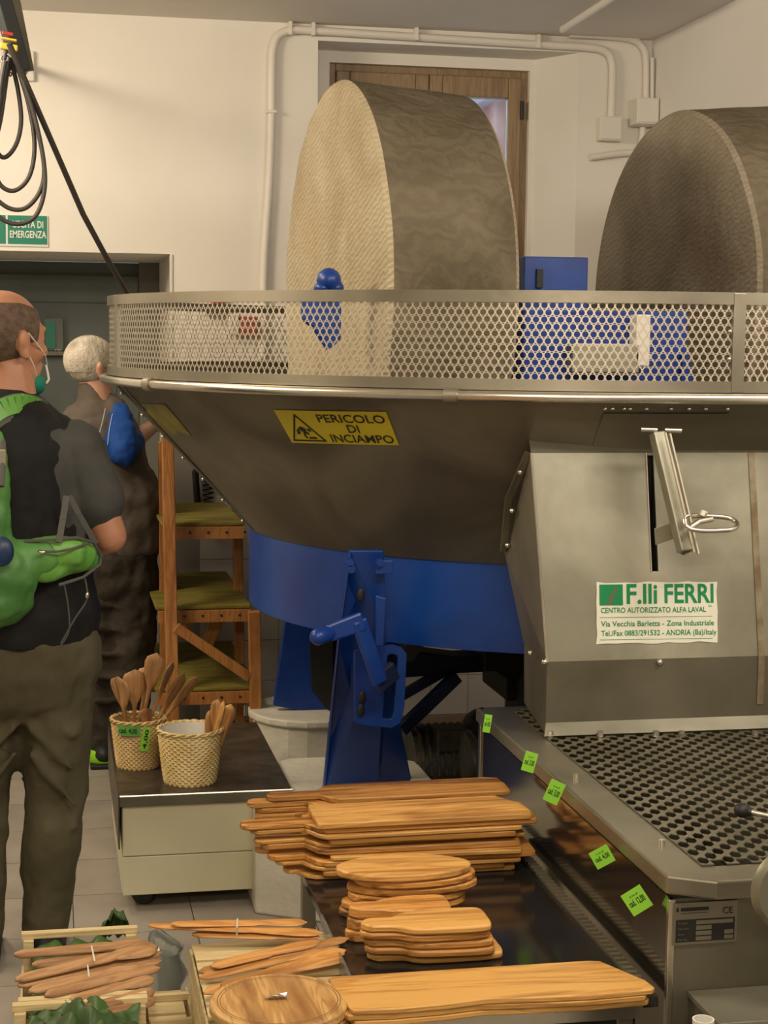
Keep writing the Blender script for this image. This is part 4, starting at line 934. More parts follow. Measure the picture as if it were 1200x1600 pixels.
# ============================================================ DISPLAY TABLE
tl_ = P(578, 1590, z=zt); tbx1 = XS-0.004; ty0 = tl_.y; ty1 = P(485, 1372, z=zt).y+0.2
tb = thing('display_table', 'low dark polished table against the tank carrying the wooden boards', 'table', ((tl_.x+tbx1)/2, (ty0+ty1)/2, 0))
txl = tl_.x+0.0
MB().bb(txl, tbx1, ty0+0.006, ty1, zt-0.02, zt).build('tabletop', M_table, tb, bevel=0.002)
MB().bb(txl, tbx1-0.03, ty0, ty0+0.006, zt-0.035, zt+0.003).build('front_edge_trim', M_bright, tb, bevel=0.001)
q0 = P(858, 1370, z=zt)
MB().bb(tbx1-0.028, tbx1-0.006, ty0+0.02, ty1-0.02, zt, zt+0.006).build('ribbed_strip', M_dull, tb)
for k in range(44): MB().bb(tbx1-0.027, tbx1-0.007, ty0+0.05+k*0.022, ty0+0.060+k*0.022, zt+0.006, zt+0.010).build('strip_rib', M_steel, tb)
for x in (txl+0.03, tbx1-0.05):
    for y in (ty0+0.05, ty1-0.05): MB().bb(x-0.015, x+0.015, y-0.015, y+0.015, 0, zt-0.02).build('leg', M_steel, tb, bevel=0.002)
MB().bb(txl+0.03, tbx1-0.03, ty0+0.04, ty0+0.05, zt-0.09, zt-0.02).build('apron', M_black, tb)
MB().bb(txl-0.004, txl, ty0+0.02, ty0+0.50, zt-0.12, zt+0.004).build('clear_side_panel', M_clear, tb)

# ---------------------------------------------------- boards
def outline_round(pts, k=5): 
    p = smoothpath([Vector((a, b, 0)) for a, b in pts+[pts[0]]], k)[:-1]; return [(v.x, v.y) for v in p]
def board_mesh(outline, th, bow=0.0, name='cutting_board', m=None, bevel=0.002, hole=None):
    mb = MB().prism(outline, (0, 0, 0), (1, 0, 0), (0, 1, 0), (0, 0, th))
    return mb
def place(mb, name, m, x, y, z, rz, lab, cat, grp, bevel=0.0025, rx=0):
    o = mb.build(name, m, bevel=bevel, smooth=40); o.location = (x, y, z); o.rotation_euler = (rx, 0, rz); tag(o, lab, cat, grp); return o
# long boards with handles, rear stack
LFULL = 0.50
def longb(L, W, hl, hw, r=0.006, cutl=False):
    """body to the right, handle to the left (negative x)"""
    if hl > 0:
        return [(-hl, -hw*0.5), (-hl-0.012, -hw*0.3), (-hl-0.016, 0), (-hl-0.012, hw*0.3), (-hl, hw*0.5), (-0.03, hw*0.42), (-0.008, W*0.42), (0.01, W*0.5), (L-0.03, W*0.5), (L, W*0.42), (L+0.004, 0), (L, -W*0.47), (L-0.01, -W*0.5), (0.01, -W*0.5), (-0.008, -W*0.42), (-0.03, -hw*0.42)]
    return [(0.006, -W/2), (0, -W/2+0.006), (0, W/2-0.02), (0.004, W/2), (L-0.045, W/2), (L-0.01, W*0.1), (L, -W/2+0.02), (L-0.006, -W/2)]
sf = P(660, 1372, z=zt).y+0.085; sx = P(490, 1372, y=sf-0.085).x
zc = zt+0.0005; n_l = 11
specs = []
for k in range(n_l-1):
    th = (0.0098, 0.0118, 0.0085, 0.0125)[k % 4]
    handle = k % 3 != 1
    rx_ = rs.uniform(-0.020, 0.028); W_ = rs.uniform(0.135, 0.165)
    specs.append((0.43+rs.uniform(-0.015, 0.03), W_, (0.03+0.010*k+rs.uniform(0, 0.03)) if handle else 0, rs.uniform(0.04, 0.055), th, rx_))
names_l = ['bottom board of the long stack, mostly hidden', 'second board from the bottom of the long stack', 'third board from the bottom of the long stack',
           'fourth board from the bottom of the long stack', 'fifth board from the bottom of the long stack', 'sixth board from the bottom of the long stack, in its middle',
           'fifth board from the top of the long stack', 'fourth board from the top of the long stack', 'third board from the top of the long stack', 'second board from the top of the long stack']
for k, (L, W_, hl, hw, th, ox) in enumerate(specs):
    lean = -0.011*(n_l-1-k)*0.0
    m = M_olive if k % 2 else M_olive2
    xo = sx-0.02+(0.006*k if k < 5 else 0.02)+(0.035 if hl == 0 else 0.02)
    pre = 'plain ' if hl == 0 else 'handled '
    place(board_mesh(longb(L+ox-(0.03 if hl == 0 else 0), W_, hl, hw), th), 'cutting_board', m, xo, sf+rs.uniform(-0.006, 0.006), zc, rs.uniform(-0.03, 0.035), pre+names_l[k], 'cutting board', 'long boards in the rear stack')
    zc += th+0.0006
tpt = P(495, 1290, z=zc)
place(board_mesh(longb(0.470, 0.150, 0, 0), 0.013), 'cutting_board', M_olive2, tpt.x-0.003, sf-0.005, zc, 0.014, 'plain pale long board with square left end, topmost at the front of the long stack', 'cutting board', 'long boards in the rear stack')
yb2 = sf+0.150
zz = zt+0.0005
for k, lab in enumerate(['lower long paddle board', 'middle long paddle board behind the rear stack', 'upper long paddle board behind the rear stack, topmost at the back with a rounded handle']):
    th = 0.040 if k < 2 else 0.014
    if k < 2:
        place(board_mesh(longb(0.40, 0.11, 0.10, 0.04), 0.045), 'wooden_block', M_olive, sx+0.02, yb2, zz, 0.0, 'thick olive wood block at the back of the table, '+('under the other' if k == 0 else 'on top of the other'), 'wood block', None); zz += 0.0455
    else:
        for q in range(3):
            place(board_mesh(longb(0.36+0.02*q, 0.12, 0.13+0.012*(2-q), 0.042), 0.0125), 'cutting_board', M_olive, sx+0.075-0.03*(q == 1), yb2, zz, 0.01*q, ['lowest of the three handled boards behind the rear stack', 'middle of the three handled boards behind the rear stack, its handle sticks out farthest left', 'topmost handled board at the very back of the table, dull brown'][q], 'cutting board', 'boards behind the rear stack'); zz += 0.0131
# oval boards
oy = P(640, 1440, z=zt).y+0.06; ox = P(632, 1440, y=oy).x
def oval(a, b, bump_=0.0, hnd=0.0):
    pts = []
    for k in range(28):
        t = 2*pi*k/28; rr_ = 1+bump_*cos(3*t+0.7)+0.3*bump_*sin(5*t)
        x, y = a*cos(t)*rr_, b*sin(t)*rr_
        if hnd and x < -a*0.5: y *= (1-hnd*(-x/a-0.5)); x *= 1.0+hnd*0.35*(-x/a-0.5)
        pts.append((x, y))
    return pts
zc = zt+0.0005
for k, (a, b, h, lab) in enumerate([(0.120, 0.062, 0.3, 'lowest oval board in the oval stack'), (0.122, 0.062, 0.5, 'second oval board from the bottom of the oval stack'), (0.118, 0.064, 0.2, 'third oval board from the bottom of the oval stack'),
                                (0.128, 0.062, 0.4, 'fourth oval board from the bottom, jutting to the right in the oval stack'), (0.124, 0.066, 0.0, 'second oval board from the top of the oval stack'), (0.134, 0.070, 0.25, 'topmost oval board with a pale knotty face in front of the long stack')]):
    place(board_mesh(oval(a, b, 0.03, h), 0.0155), 'cutting_board', M_olive2 if k == 5 else M_olive, ox+[-0.01, 0.0, 0.004, 0.016, 0.016, -0.004][k], oy, zc, rs.uniform(-0.05, 0.03), 'olive wood '+lab, 'cutting board', 'oval boards in the middle stack', bevel=0.004)
    zc += 0.0162
# boards with short rounded handle
hy = P(670, 1516, z=zt).y+0.065; hx = P(640, 1516, y=hy).x
def handleb(L, W, hl, hw):
    return outline_round([(-hl, -hw*0.35), (-hl-0.016, 0), (-hl, hw*0.35), (-hl*0.45, hw*0.34), (-0.02, W*0.30), (0.015, W*0.47), (L*0.5, W*0.5), (L-0.02, W*0.49), (L, W*0.38), (L+0.003, 0), (L, -W*0.38), (L-0.018, -W*0.49), (L*0.5, -W*0.5), (0.015, -W*0.47), (-0.01, -W*0.40), (-0.03, -hw*0.45)], 4)
zc = zt+0.0005
labs = ['bottom board of the front handled stack, pale with rounded corners jutting right', 'second board from the bottom of the front handled stack', 'third board from the bottom of the front handled stack', 'fourth board from the bottom of the front handled stack, under the top one', 'topmost board of the front handled stack, thick with a wavy handle']
for k in range(5):
    place(board_mesh(handleb(0.145+(0.012 if k == 0 else 0), 0.105, 0.075, 0.062), 0.0142), 'cutting_board', M_olive2 if k in (4, 0) else M_olive, hx+[0.012, 0.006, 0.004, -0.004, -0.002][k], hy+[0.01, 0, 0.003, 0, -0.002][k], zc, [0.03, -0.02, -0.01, 0.02, -0.01][k], 'olive wood '+labs[k], 'cutting board', 'handled boards in the front stack', bevel=0.004)
    zc += 0.0148
zt5 = zc
for k in range(3):
    zz = zt+0.0005+0.022*k
    place(board_mesh(handleb(0.11, 0.085, 0.065, 0.06), 0.0215), 'cutting_board', M_olive, hx-0.022+0.004*k, hy+0.112, zz, 0.05-0.03*k, 'small thick olive board behind the front handled stack, '+['at the bottom', 'in the middle', 'on top with a pale waisted handle'][k], 'cutting board', 'small boards behind the front stack', bevel=0.005)
# front long boards
fy = P(790, 1592, z=zt).y+0.072; fx0 = P(538, 1560, y=fy).x
wobble = [(0.0, -0.052), (-0.004, -0.046), (-0.018, 0.05), (-0.012, 0.056), (0.40, 0.056), (0.418, 0.052), (0.462, -0.02), (0.466, -0.044), (0.46, -0.05), (0.36, -0.054), (0.27, -0.050), (0.2, -0.046), (0.14, -0.053), (0.06, -0.056)]
for k in range(3):
    w2 = [(a*1.13*(1-0.01*(2-k)), b*1.38) for a, b in wobble]
    place(board_mesh(w2, 0.0098), 'cutting_board', M_olive2, fx0+[0.006, -0.004, 0.004][k], fy+[0.0, 0.003, 0][k], zt+0.0035+0.0102*k, [0.004, -0.012, -0.004][k], 'long flat olive plank at the table front edge, '+['lowest of the three', 'middle one', 'top one with a wavy front edge'][k], 'cutting board', 'long planks at the front edge', bevel=0.002)

# ============================================================ CREAM CART AND BASKETS
zk = 0.335
cf0 = P(187, 1250, z=zk); cf1 = P(458, 1230, z=zk); yk0 = (cf0.y+cf1.y)/2; cx0, cx1 = P(187, 1250, y=yk0).x, P(457, 1232, y=yk0).x
yk1 = P(420, 1127, z=zk).y
cart = thing('utility_cart', 'low cream painted cart with dark worn metal top, left of the plinths', 'cart', ((cx0+cx1)/2, (yk0+yk1)/2, 0))
MB().bb(cx0, cx1, yk0, yk1, zk-0.004, zk).build('top_sheet', M_carttop, cart, bevel=0.001)
MB().bb(cx0, cx1, yk0-0.004, yk0, zk-0.028, zk+0.002).build('front_lip', M_dull, cart, bevel=0.001)
MB().tube([(cx0, yk0-0.003, zk+0.002), (cx1, yk0-0.003, zk+0.002)], 0.0028, 6).build('lip_edge', M_bright, cart)
MB().bb(cx0-0.004, cx0, yk0, yk1, zk-0.15, zk+0.001).build('left_lip', M_carttop, cart)
bw1 = cx1-0.035
zm = P(300, 1333, y=yk0+0.012).z; z0 = P(300, 1393, y=yk0+0.012).z
MB().bb(cx0+0.006, cx1-0.012, yk0+0.014, yk1-0.02, z0+0.004, zk-0.004).build('body', M_cart, cart, bevel=0.003)
MB().bb(cx0+0.008, cx1-0.014, yk0+0.006, yk0+0.014, zm+0.0012, zk-0.022).build('drawer_front', M_cart, cart, bevel=0.002)
MB().bb(cx0+0.008, cx1-0.014, yk0+0.006, yk0+0.014, z0, zm-0.0012).build('drawer_front', M_cart, cart, bevel=0.002)
for x in (cx0+0.07, cx1-0.08):
    for y in (yk0+0.08, yk1-0.08):
        c_ = MB().cyl((x-0.008, y-0.012, 0.036), (x+0.008, y+0.012, 0.036), 0.036, n=22).build('caster_wheel', M_rubber, cart, smooth=40)
        MB().bb(x-0.022, x+0.022, y-0.02, y+0.02, 0.06, z0+0.004).build('caster_fork', M_steel, c_)
MB().bb(cx0+0.05, cx1-0.05, yk0+0.10, yk1-0.06, 0.05, 0.058).build('lower_shelf', M_carttop, cart)
MB().bb(cx0+0.12, cx1-0.12, yk0+0.12, yk1-0.1, 0.058, z0+0.003).build('dark_toolbox', mat('brown_box', (0.05, 0.035, 0.02), 0.6), cart)
q = P(383, 1118, z=zk); MB().cyl(q, q+Vector((0, 0, 0.035)), 0.005, n=8).build('corner_pin', M_bright, cart)

def basket(px, py, rtop, rbot, h, m, lab, nb=26, amp=0.0032, z=zk):
    c = P(px, py, z=z); t = thing('wicker_basket', lab, 'basket', c)
    rows_ = 44; n_ = nb*4; vs = []; fs = []
    for j in range(rows_+1):
        z_ = h*j/rows_; r0 = rbot+(rtop-rbot)*(j/rows_)**0.8
        for i in range(n_):
            ph = 2*pi*i/n_; s_ = 1 if (j//2) % 2 else -1; inset = 0.0022 if j % 2 else 0.0
            r_ = r0+amp*s_*cos(ph*nb)-inset
            vs.append((r_*cos(ph), r_*sin(ph), z_))
    fs = [(j*n_+i, j*n_+(i+1) % n_, (j+1)*n_+(i+1) % n_, (j+1)*n_+i) for j in range(rows_) for i in range(n_)]
    m1 = MB().add(vs, fs); m1.v = [v+c for v in m1.v]
    o = m1.build('woven_side', m, t, smooth=60); 
    sd = o.modifiers.new('s', 'SOLIDIFY'); sd.thickness = 0.003; sd.offset = -1
    MB().lathe([(0, 0.002), (rbot-0.001, 0.002), (rbot-0.001, 0.006), (0, 0.006)], c, 32).build('basket_base', m, t)
    br = MB()
    for s_ in (0, 1):
        br.tube([c+Vector(((rtop+0.003*cos(k*0.9+s_*pi))*cos(2*pi*k/72), (rtop+0.003*cos(k*0.9+s_*pi))*sin(2*pi*k/72), h-0.004+0.004*sin(k*0.9+s_*pi))) for k in range(72)], 0.0034, 6, closed=True)
    br.build('braided_rim', m, t, smooth=60)
    return t, c
b1_, bc1 = basket(216, 1196, 0.0800, 0.062, 0.148, M_straw, 'wicker basket at the back of the cart, filled with wooden spoons', z=zk)
b2_, bc2 = basket(297, 1220, 0.0930, 0.074, 0.158, M_straw2, 'golden wicker basket with white liner at the front of the cart')
MB().lathe([(0.070, 0.01), (0.083, 0.13), (0.0865, 0.152), (0.083, 0.155), (0.078, 0.13), (0.064, 0.014), (0, 0.014)], bc2, 40).build('cloth_liner', M_cloth, b2_, smooth=60, label='white cloth liner')
# green price labels on the rear basket
def blabel(ang, z_, w, h, rot, txt):
    r_ = 0.0835 if z_ > 0.11 else 0.0795
    n_ = Vector((cos(ang), sin(ang), 0)); u = Vector((-sin(ang), cos(ang), 0)); v = Vector((0, 0, 1)); uu = u*cos(rot)+v*sin(rot); vv = v*cos(rot)-u*sin(rot)
    O_ = bc1+n_*r_+Vector((0, 0, z_))
    mb = MB(); pts = [(-w/2+w*k/6) for k in range(7)]
    vs = []
    for y in (-h/2, h/2):
        for x in pts: 
            p = O_+uu*x+vv*y; hx_ = (p-O_).dot(u); p = p-n_*(hx_*hx_/(2*r_)); vs.append(p)
    mb.add(vs, [(k, k+1, 8+k, 7+k) for k in range(6)])
    o = mb.build('price_label', M_tagd if rot == 0 else M_tag, b1_, recalc=False)
    text_mb(txt, O_-uu*w*0.4-vv*h*0.22+n_*0.0012, uu, vv, h*0.42, (0, 0, 0), 'LEFT', w*0.8, bold=0.02).build('handwriting', M_ink, o, recalc=False)
blabel(R(247), 0.126, 0.070, 0.034, 0.0, 'cad. 4,00')
blabel(R(283), 0.098, 0.072, 0.026, R(80), '4,00')
# wooden spoons in the rear basket
def spoon_local(L, bw, bl, hr_, flat=0.006, hf=1.0):
    """handle from origin up +z, bowl on top (flattened along y)"""
    mb = MB(); pts = []; n_ = 14; rings = 22; vs = []
    for k in range(rings+1):
        s_ = k/rings; z_ = L*s_; d_ = (z_-(L-bl))/bl
        if d_ < 0: 
            w_ = hr_*(1+0.25*s_)*(1.35 if hf < 1 else 1); t_ = hr_*hf
            if s_ < 0.07: q_ = math.sqrt(max(0.05, 1-(1-s_/0.07)**2)); w_ *= q_; t_ *= (0.5+0.5*q_)
        else:
            w_ = hr_*1.2+(bw-hr_*1.2)*sin(min(1, d_*1.35)*pi/2) if d_ < 0.74 else bw*math.sqrt(max(0.0, 1-((d_-0.70)/0.30)**2))
            t_ = flat*(1 if d_ < 0.8 else math.sqrt(max(0.02, 1-((d_-0.8)/0.2)**2)))
        w_ = max(w_, 0.0012)
        for i in range(n_):
            a = 2*pi*i/n_; dish = 0.0
            if 0.15 < d_ < 0.92 and sin(a) < -0.2: dish = 0.006*sin((d_-0.15)/0.77*pi)*(1-abs(cos(a)))
            vs.append(Vector((w_*cos(a), t_*sin(a)+dish, z_)))
    fs = [(k*n_+i, k*n_+(i+1) % n_, (k+1)*n_+(i+1) % n_, (k+1)*n_+i) for k in range(rings) for i in range(n_)]
    fs += [tuple(range(n_)), tuple(range(rings*n_, (rings+1)*n_))]
    return mb.add(vs, fs)
def put_spoon(p0, p1, bw, bl, twist, lab, grp, m=M_spoon, hr_=0.0055, name='wooden_spoon', flat=0.006, hf=1.0):
    p0, p1 = Vector(p0), Vector(p1); d = p1-p0; o = spoon_local(d.length, bw, bl, hr_, flat, hf).build(name, m, smooth=50)
    q = d.to_track_quat('Z', 'Y') @ Matrix.Rotation(twist, 3, 'Z').to_quaternion(); o.rotation_mode = 'QUATERNION'; o.rotation_quaternion = q; o.location = p0
    tag(o, lab, 'spoon', grp); return o
G = 'wooden spoons standing in the rear basket'
sp = [((184, 1057), -0.02, 0.047, 0.105, 0.1, 'wide round-bowled wooden spoon leaning farthest left in the rear basket'),
      ((211, 1046), 0.02, 0.038, 0.105, 0.4, 'oval wooden spoon second from the left in the rear basket'),
      ((234, 1041), 0.04, 0.036, 0.095, 0.9, 'wooden spoon half hidden behind the upright one in the rear basket'),
      ((245, 1020), -0.01, 0.030, 0.11, 1.35, 'tallest thin spoon seen edge-on, standing upright in the rear basket'),
      ((270, 1035), 0.0, 0.040, 0.115, -0.3, 'large wooden spoon leaning right with its back showing in the rear basket'),
      ((288, 1052), 0.01, 0.030, 0.13, -0.8, 'wooden spoon leaning right beside the large one in the rear basket'),
      ((307, 1058), 0.05, 0.026, 0.12, -0.9, 'dark brown spoon leaning farthest right in the rear basket'),
      ((228, 1106), -0.03, 0.022, 0.05, 0.0, 'short spoon whose tip barely rises above the rear basket rim')]
for k, ((a, b), dy_, bw, bl, tw, lab) in enumerate(sp):
    tip = P(a, b, y=bc1.y+dy_); q = bc1+Vector(((tip.x-bc1.x)*(-0.18)+0.006*(k-3.5), dy_*0.3+(-0.012 if k % 2 else 0.012), 0.010))
    put_spoon(q, tip, bw, bl, tw, lab, G, hr_=0.0055)
for k, (a, b, a2, lab) in enumerate([(350, 1095, 322, 'front carved olive wood fork, bound in the bundle in the front basket'), (340, 1092, 330, 'middle carved fork of the bundle in the front basket'), (361, 1100, 334, 'right carved fork of the bundle in the front basket'), (332, 1108, 318, 'left carved fork of the bundle in the front basket')]):
    tip = P(a, b, y=bc2.y+0.01*k-0.01); q = P(a2, 1205, y=bc2.y+0.008*k-0.02); q.z = max(q.z, zk+0.02)
    put_spoon(q, tip, 0.020, 0.09, 0.5*k, lab, 'carved forks in the front basket', M_olivez, hr_=0.007, name='wooden_fork', flat=0.008)

# ============================================================ STEP STAND
ys0 = 5.75
st = thing('step_stand', 'three-tier pine step stand with yellow-green covered shelves by the doorway', 'stand', P(330, 1200, z=0))
def at(a, b, y): return P(a, b, y=y)
tiers = [(785, 816, 382, 252), (893, 946, 392, 243), (1002, 1074, 402, 243)]
for k, (yt_, yb_, xr_, xl_) in enumerate(tiers):
    z_ = P(320, yb_, y=ys0+(0.12-0.06*k)).z
    yf_ = ys0+(0.12-0.06*k); yb2_ = P(320, yt_, z=z_).y
    xa = P(xl_, yb_, y=yf_).x; xb = P(xr_, yb_, y=yf_).x
    MB().bb(xa, xb, yf_, yb2_, z_-0.014, z_).build('shelf', M_moss, st, bevel=0.004)
    MB().bb(xa+0.01, xb+0.0, yf_-0.008, yf_+0.016, z_-0.060, z_-0.016).build('front_rail', M_stand, st, bevel=0.002)
    for j in range(4): MB().cyl((xa+0.1+0.065*j, yf_-0.010, z_-0.036), (xa+0.1+0.065*j, yf_-0.007, z_-0.036), 0.005, n=8).build('screw_head', M_black, st)
    MB().bb(xa+0.01, xb, yb2_-0.02, yb2_, z_-0.060, z_-0.016).build('rear_rail', M_stand, st, bevel=0.002)
def post(a, b, ya, c_, d_, yb_, w=0.036): MB().bar(P(a, b, y=ya), P(c_, d_, y=yb_), w, w).build('post', M_stand, st, bevel=0.003)
post(261, 640, ys0+0.10, 272, 1225, ys0-0.05, 0.042)
post(397, 955, ys0-0.03, 401, 1235, ys0-0.03, 0.040)
post(371, 820, ys0+0.42, 376, 1160, ys0+0.42)
post(255, 690, ys0+0.42, 258, 1160, ys0+0.42)
MB().bar(P(275, 980, y=ys0-0.04), P(390, 1058, y=ys0-0.04), 0.022, 0.034).build('brace', M_stand, st, bevel=0.002)
MB().bar(P(345, 955, y=ys0+0.3), P(322, 1010, y=ys0+0.3), 0.02, 0.045).build('brace', M_stand, st, bevel=0.002)
MB().bar(P(278, 985, y=ys0+0.3), P(315, 955, y=ys0+0.3), 0.02, 0.03).build('brace', M_stand, st, bevel=0.002)

# ============================================================ FRUIT CRATES, BOTTOM LEFT
def crate(xa, xb, ya, yb_, z0_, z1_, lab, nslat=5, posts=True, rails=((0, 1), (1, 1)), sides=True, floorz=None, cat='crate', railh=0.012):
    t = thing('fruit_crate', lab, cat, ((xa+xb)/2, (ya+yb_)/2, z0_))
    h = z1_-z0_; fz = z0_+0.01 if floorz is None else floorz
    for k in range(nslat):
        y_ = ya+0.01+(yb_-ya-0.02)*(k+0.5)/nslat
        MB().box(((xa+xb)/2, y_, fz), (xb-xa-0.012, (yb_-ya)/nslat*0.86, 0.004)).build('floor_slat', M_cratew, t)
    for x in (xa+0.012, xb-0.012):
        for y_ in (ya+0.012, yb_-0.012): MB().bb(x-0.010, x+0.010, y_-0.010, y_+0.010, z0_, z1_-railh).build('corner_post', M_cratew, t)
    for y_ in (ya, yb_): MB().bb(xa-0.002, xb+0.002, y_-0.009, y_+0.009, z1_-railh, z1_).build('top_rail', M_cratew, t, bevel=0.001)
    nside = max(1, int(h*0.75/0.04))
    for x in (xa, xb):
        for k in range(nside):
            z_ = z0_+0.012+k*0.042; MB().bb(x-0.002, x+0.002, ya-0.004, yb_+0.004, z_, z_+0.036).build('side_slat', M_cratew, t)
    for y_ in (ya+0.004, yb_-0.004):
        for k in range(nside): 
            z_ = z0_+0.012+k*0.042
            if z_+0.036 < z1_-0.05: MB().bb(xa+0.004, xb-0.004, y_-0.002, y_+0.002, z_, z_+0.036).build('end_slat', M_cratew, t)
    return t
zA = 0.42
ya1 = P(125, 1452, z=zA).y; ya0 = P(90, 1557, z=zA).y
xa0, xa1 = P(35, 1452, y=ya1).x, P(213, 1446, y=ya1).x
xb0 = P(188, 1552, y=ya0).x
crate(xa0, xa1, ya0, ya1, zA-0.16, zA, 'open fruit crate holding tied bundles of wooden spoons, far left')
crate(xa0-0.02, xa1+0.01, ya0-0.01, ya1+0.01, 0.0, zA-0.161, 'empty crate on the floor under the spoon crate', nslat=4)
crate(xa0-0.01, xa1-0.0, ya0-0.30, ya0-0.022, zA-0.16, zA, 'fruit crate with crumpled green tissue at the bottom left corner')
crate(xa0-0.01, xa1-0.0, ya0-0.30, ya0-0.03, 0.0, zA-0.161, 'empty crate on the floor under the tissue crate', nslat=4)
# slatted lid leaning beside: flat crate to the right
zC = 0.33
xc0 = xa1+0.012; xc1 = P(283, 1500, z=zC).x
t = thing('slatted_tray', 'pale slatted wooden tray right of the spoon crate', 'tray', ((xc0+xc1)/2, ya0, 0.0))
for k in range(8):
    y_ = ya0-0.20+k*0.062
    MB().box(((xc0+xc1)/2-0.004, y_, zC-0.02+0.003*rnd.random()), (xc1-xc0-0.01, 0.054, 0.005), Matrix.Rotation(0.05*rnd.uniform(-1, 1), 3, 'X')).build('slat', M_cratew, t)
for k in (1, 3, 5, 7): MB().bb(xc0+0.002, xc1+0.002, ya0-0.225+k*0.062, ya0-0.213+k*0.062, zC-0.018, zC-0.006).build('batten', M_cratew, t)
for k in range(2): MB().bb(xc1, xc1+0.004, ya0-0.25, ya0+0.27, zC-0.10+0.045*k, zC-0.062+0.045*k).build('side_slat', M_cratew, t)
for y_ in (ya0-0.235, ya0+0.255):
    for x_ in (xc0+0.01, xc1-0.008): MB().bb(x_-0.008, x_+0.008, y_-0.01, y_+0.01, 0.0, zC-0.023).build('post', M_cratew, t)
# crate under the utensil bundles
zB2 = 0.45
xB0, xB1 = P(300, 1475, z=zB2).x, P(520, 1475, z=zB2).x
yB1 = P(400, 1466, z=zB2).y; yB0 = yB1-0.36
t = thing('slatted_box', 'upturned pale slatted crate under the carved utensil bundles', 'crate', ((xB0+xB1)/2, (yB0+yB1)/2, 0))
for k in range(7): MB().box(((xB0+xB1)/2+0.0, yB0+0.025+k*0.051, zB2-0.003), (xB1-xB0, 0.045, 0.005), Matrix.Rotation(0.02*(k % 3-1), 3, 'Y')).build('top_slat', M_cratew, t)
for x in (xB0+0.01, xB1-0.01):
    for y_ in (yB0+0.02, yB1-0.02): MB().bb(x-0.01, x+0.01, y_-0.01, y_+0.01, 0.0, zB2-0.008).build('post', M_cratew, t)
for k in range(9):
    z_ = 0.02+k*0.047
    for x in (xB0-0.002, xB1+0.002): MB().bb(x-0.002, x+0.002, yB0, yB1, z_, z_+0.040).build('side_slat', M_cratew, t)
    MB().bb(xB0, xB1, yB0-0.003, yB0+0.001, z_, z_+0.040).build('front_slat', M_cratew, t)
    MB().bb(xB0, xB1, yB1-0.001, yB1+0.003, z_, z_+0.040).build('rear_slat', M_cratew, t)
# green tissue
def tissue(pts_fn, nu, nv, lab, name='tissue_paper', amp=0.01, seed=1):
    r_ = random.Random(seed); ph = [r_.uniform(0, 6) for _ in range(12)]
    vs = []
    for j in range(nv+1):
        for i in range(nu+1):
            u, v = i/nu, j/nv; p = pts_fn(u, v)
            a = abs(sin(u*11+ph[0]+2*sin(v*5+ph[1])))*0.9+abs(sin(v*9+u*6+ph[2]))*0.6+0.3*sin(u*31+v*17+ph[3])
            d_ = abs(sin(v*13-u*7+ph[4]))
            vs.append(p+Vector((0.35*amp*(d_-0.5), 0.5*amp*(a-0.7), amp*(a-0.6+0.6*d_))))
    mb = MB().add(vs, [(j*(nu+1)+i, j*(nu+1)+i+1, (j+1)*(nu+1)+i+1, (j+1)*(nu+1)+i) for j in range(nv) for i in range(nu)])
    o = mb.build(name, M_paper, smooth=35, recalc=False); sd = o.modifiers.new('s', 'SOLIDIFY'); sd.thickness = 0.0008
    tag(rebase(o), lab, 'tissue'); return o
zs_ = zA-0.035
tissue(lambda u, v: Vector((xa0+0.018+(xa1-xa0-0.036)*u, ya0+0.02+(ya1-ya0-0.04)*v, zs_-0.035+0.010*sin(3*u)+(0.035*v**6))), 34, 24, 'dark green tissue lining the crate under the spoon bundles', amp=0.012)
tissue(lambda u, v: Vector((P(152, 1440, y=ya1+0.03).x+0.075*u, ya1+0.022+0.05*v, zA-0.045+0.060*sin(pi*u)*sin(pi*min(1, v+0.35)))), 16, 10, 'crumple of green tissue standing up behind the back rail of the spoon crate', amp=0.012, seed=4)
tissue(lambda u, v: Vector((xa0+0.015+(xa1-xa0-0.03)*u, ya0-0.285+0.255*v, zA-0.030+0.022*sin(pi*u*1.1)*sin(pi*v*0.9+0.3)+0.028*max(0, sin(pi*(u-0.35)*2.2))*max(0, v-0.5))), 40, 30, 'crumpled green tissue filling the bottom left crate', amp=0.020, seed=9)
# spoons lying in crate A: each from pixel to pixel at a height
G2 = 'wooden spoons tied in bundles in the left crate'
sc_ = [((22, 1492, 0.425), (228, 1474, 0.428), 0.019, 0.07, 'rearmost spoon in the left crate, greyish, its handle end at far left'),
       ((50, 1508, 0.412), (205, 1490, 0.412), 0.010, 0.05, 'spoon lying in the shade just under the rearmost spoon in the left crate'),
       ((24, 1531, 0.436), (246, 1478, 0.446), 0.025, 0.095, 'longest spoon crossing the left crate on top with its broad bowl at the right'),
       ((28, 1540, 0.424), (253, 1488, 0.430), 0.013, 0.07, 'spoon right beneath the broad-bowled one in the left crate'),
       ((45, 1549, 0.424), (252, 1501, 0.424), 0.011, 0.06, 'fifth spoon from the back in the left crate, slim'),
       ((70, 1556, 0.424), (250, 1512, 0.424), 0.013, 0.08, 'sixth spoon from the back in the left crate, reddish'),
       ((110, 1563, 0.420), (241, 1529, 0.420), 0.015, 0.07, 'seventh spoon from the back in the left crate'),
       ((125, 1580, 0.414), (241, 1548, 0.414), 0.015, 0.075, 'short spoon near the front rail of the left crate'),
       ((140, 1590, 0.406), (242, 1562, 0.404), 0.015, 0.075, 'foremost spoon in the left crate, lowest, its edge showing pale')]
for (a, b, za), (c_, d_, zb_), bw, bl, lab in sc_:
    put_spoon(P(a, b, z=za), P(c_, d_, z=zb_), bw, bl, R(70) if False else 0.25, lab, G2, M_spoonx, hr_=0.0090, flat=0.0065, hf=0.75)
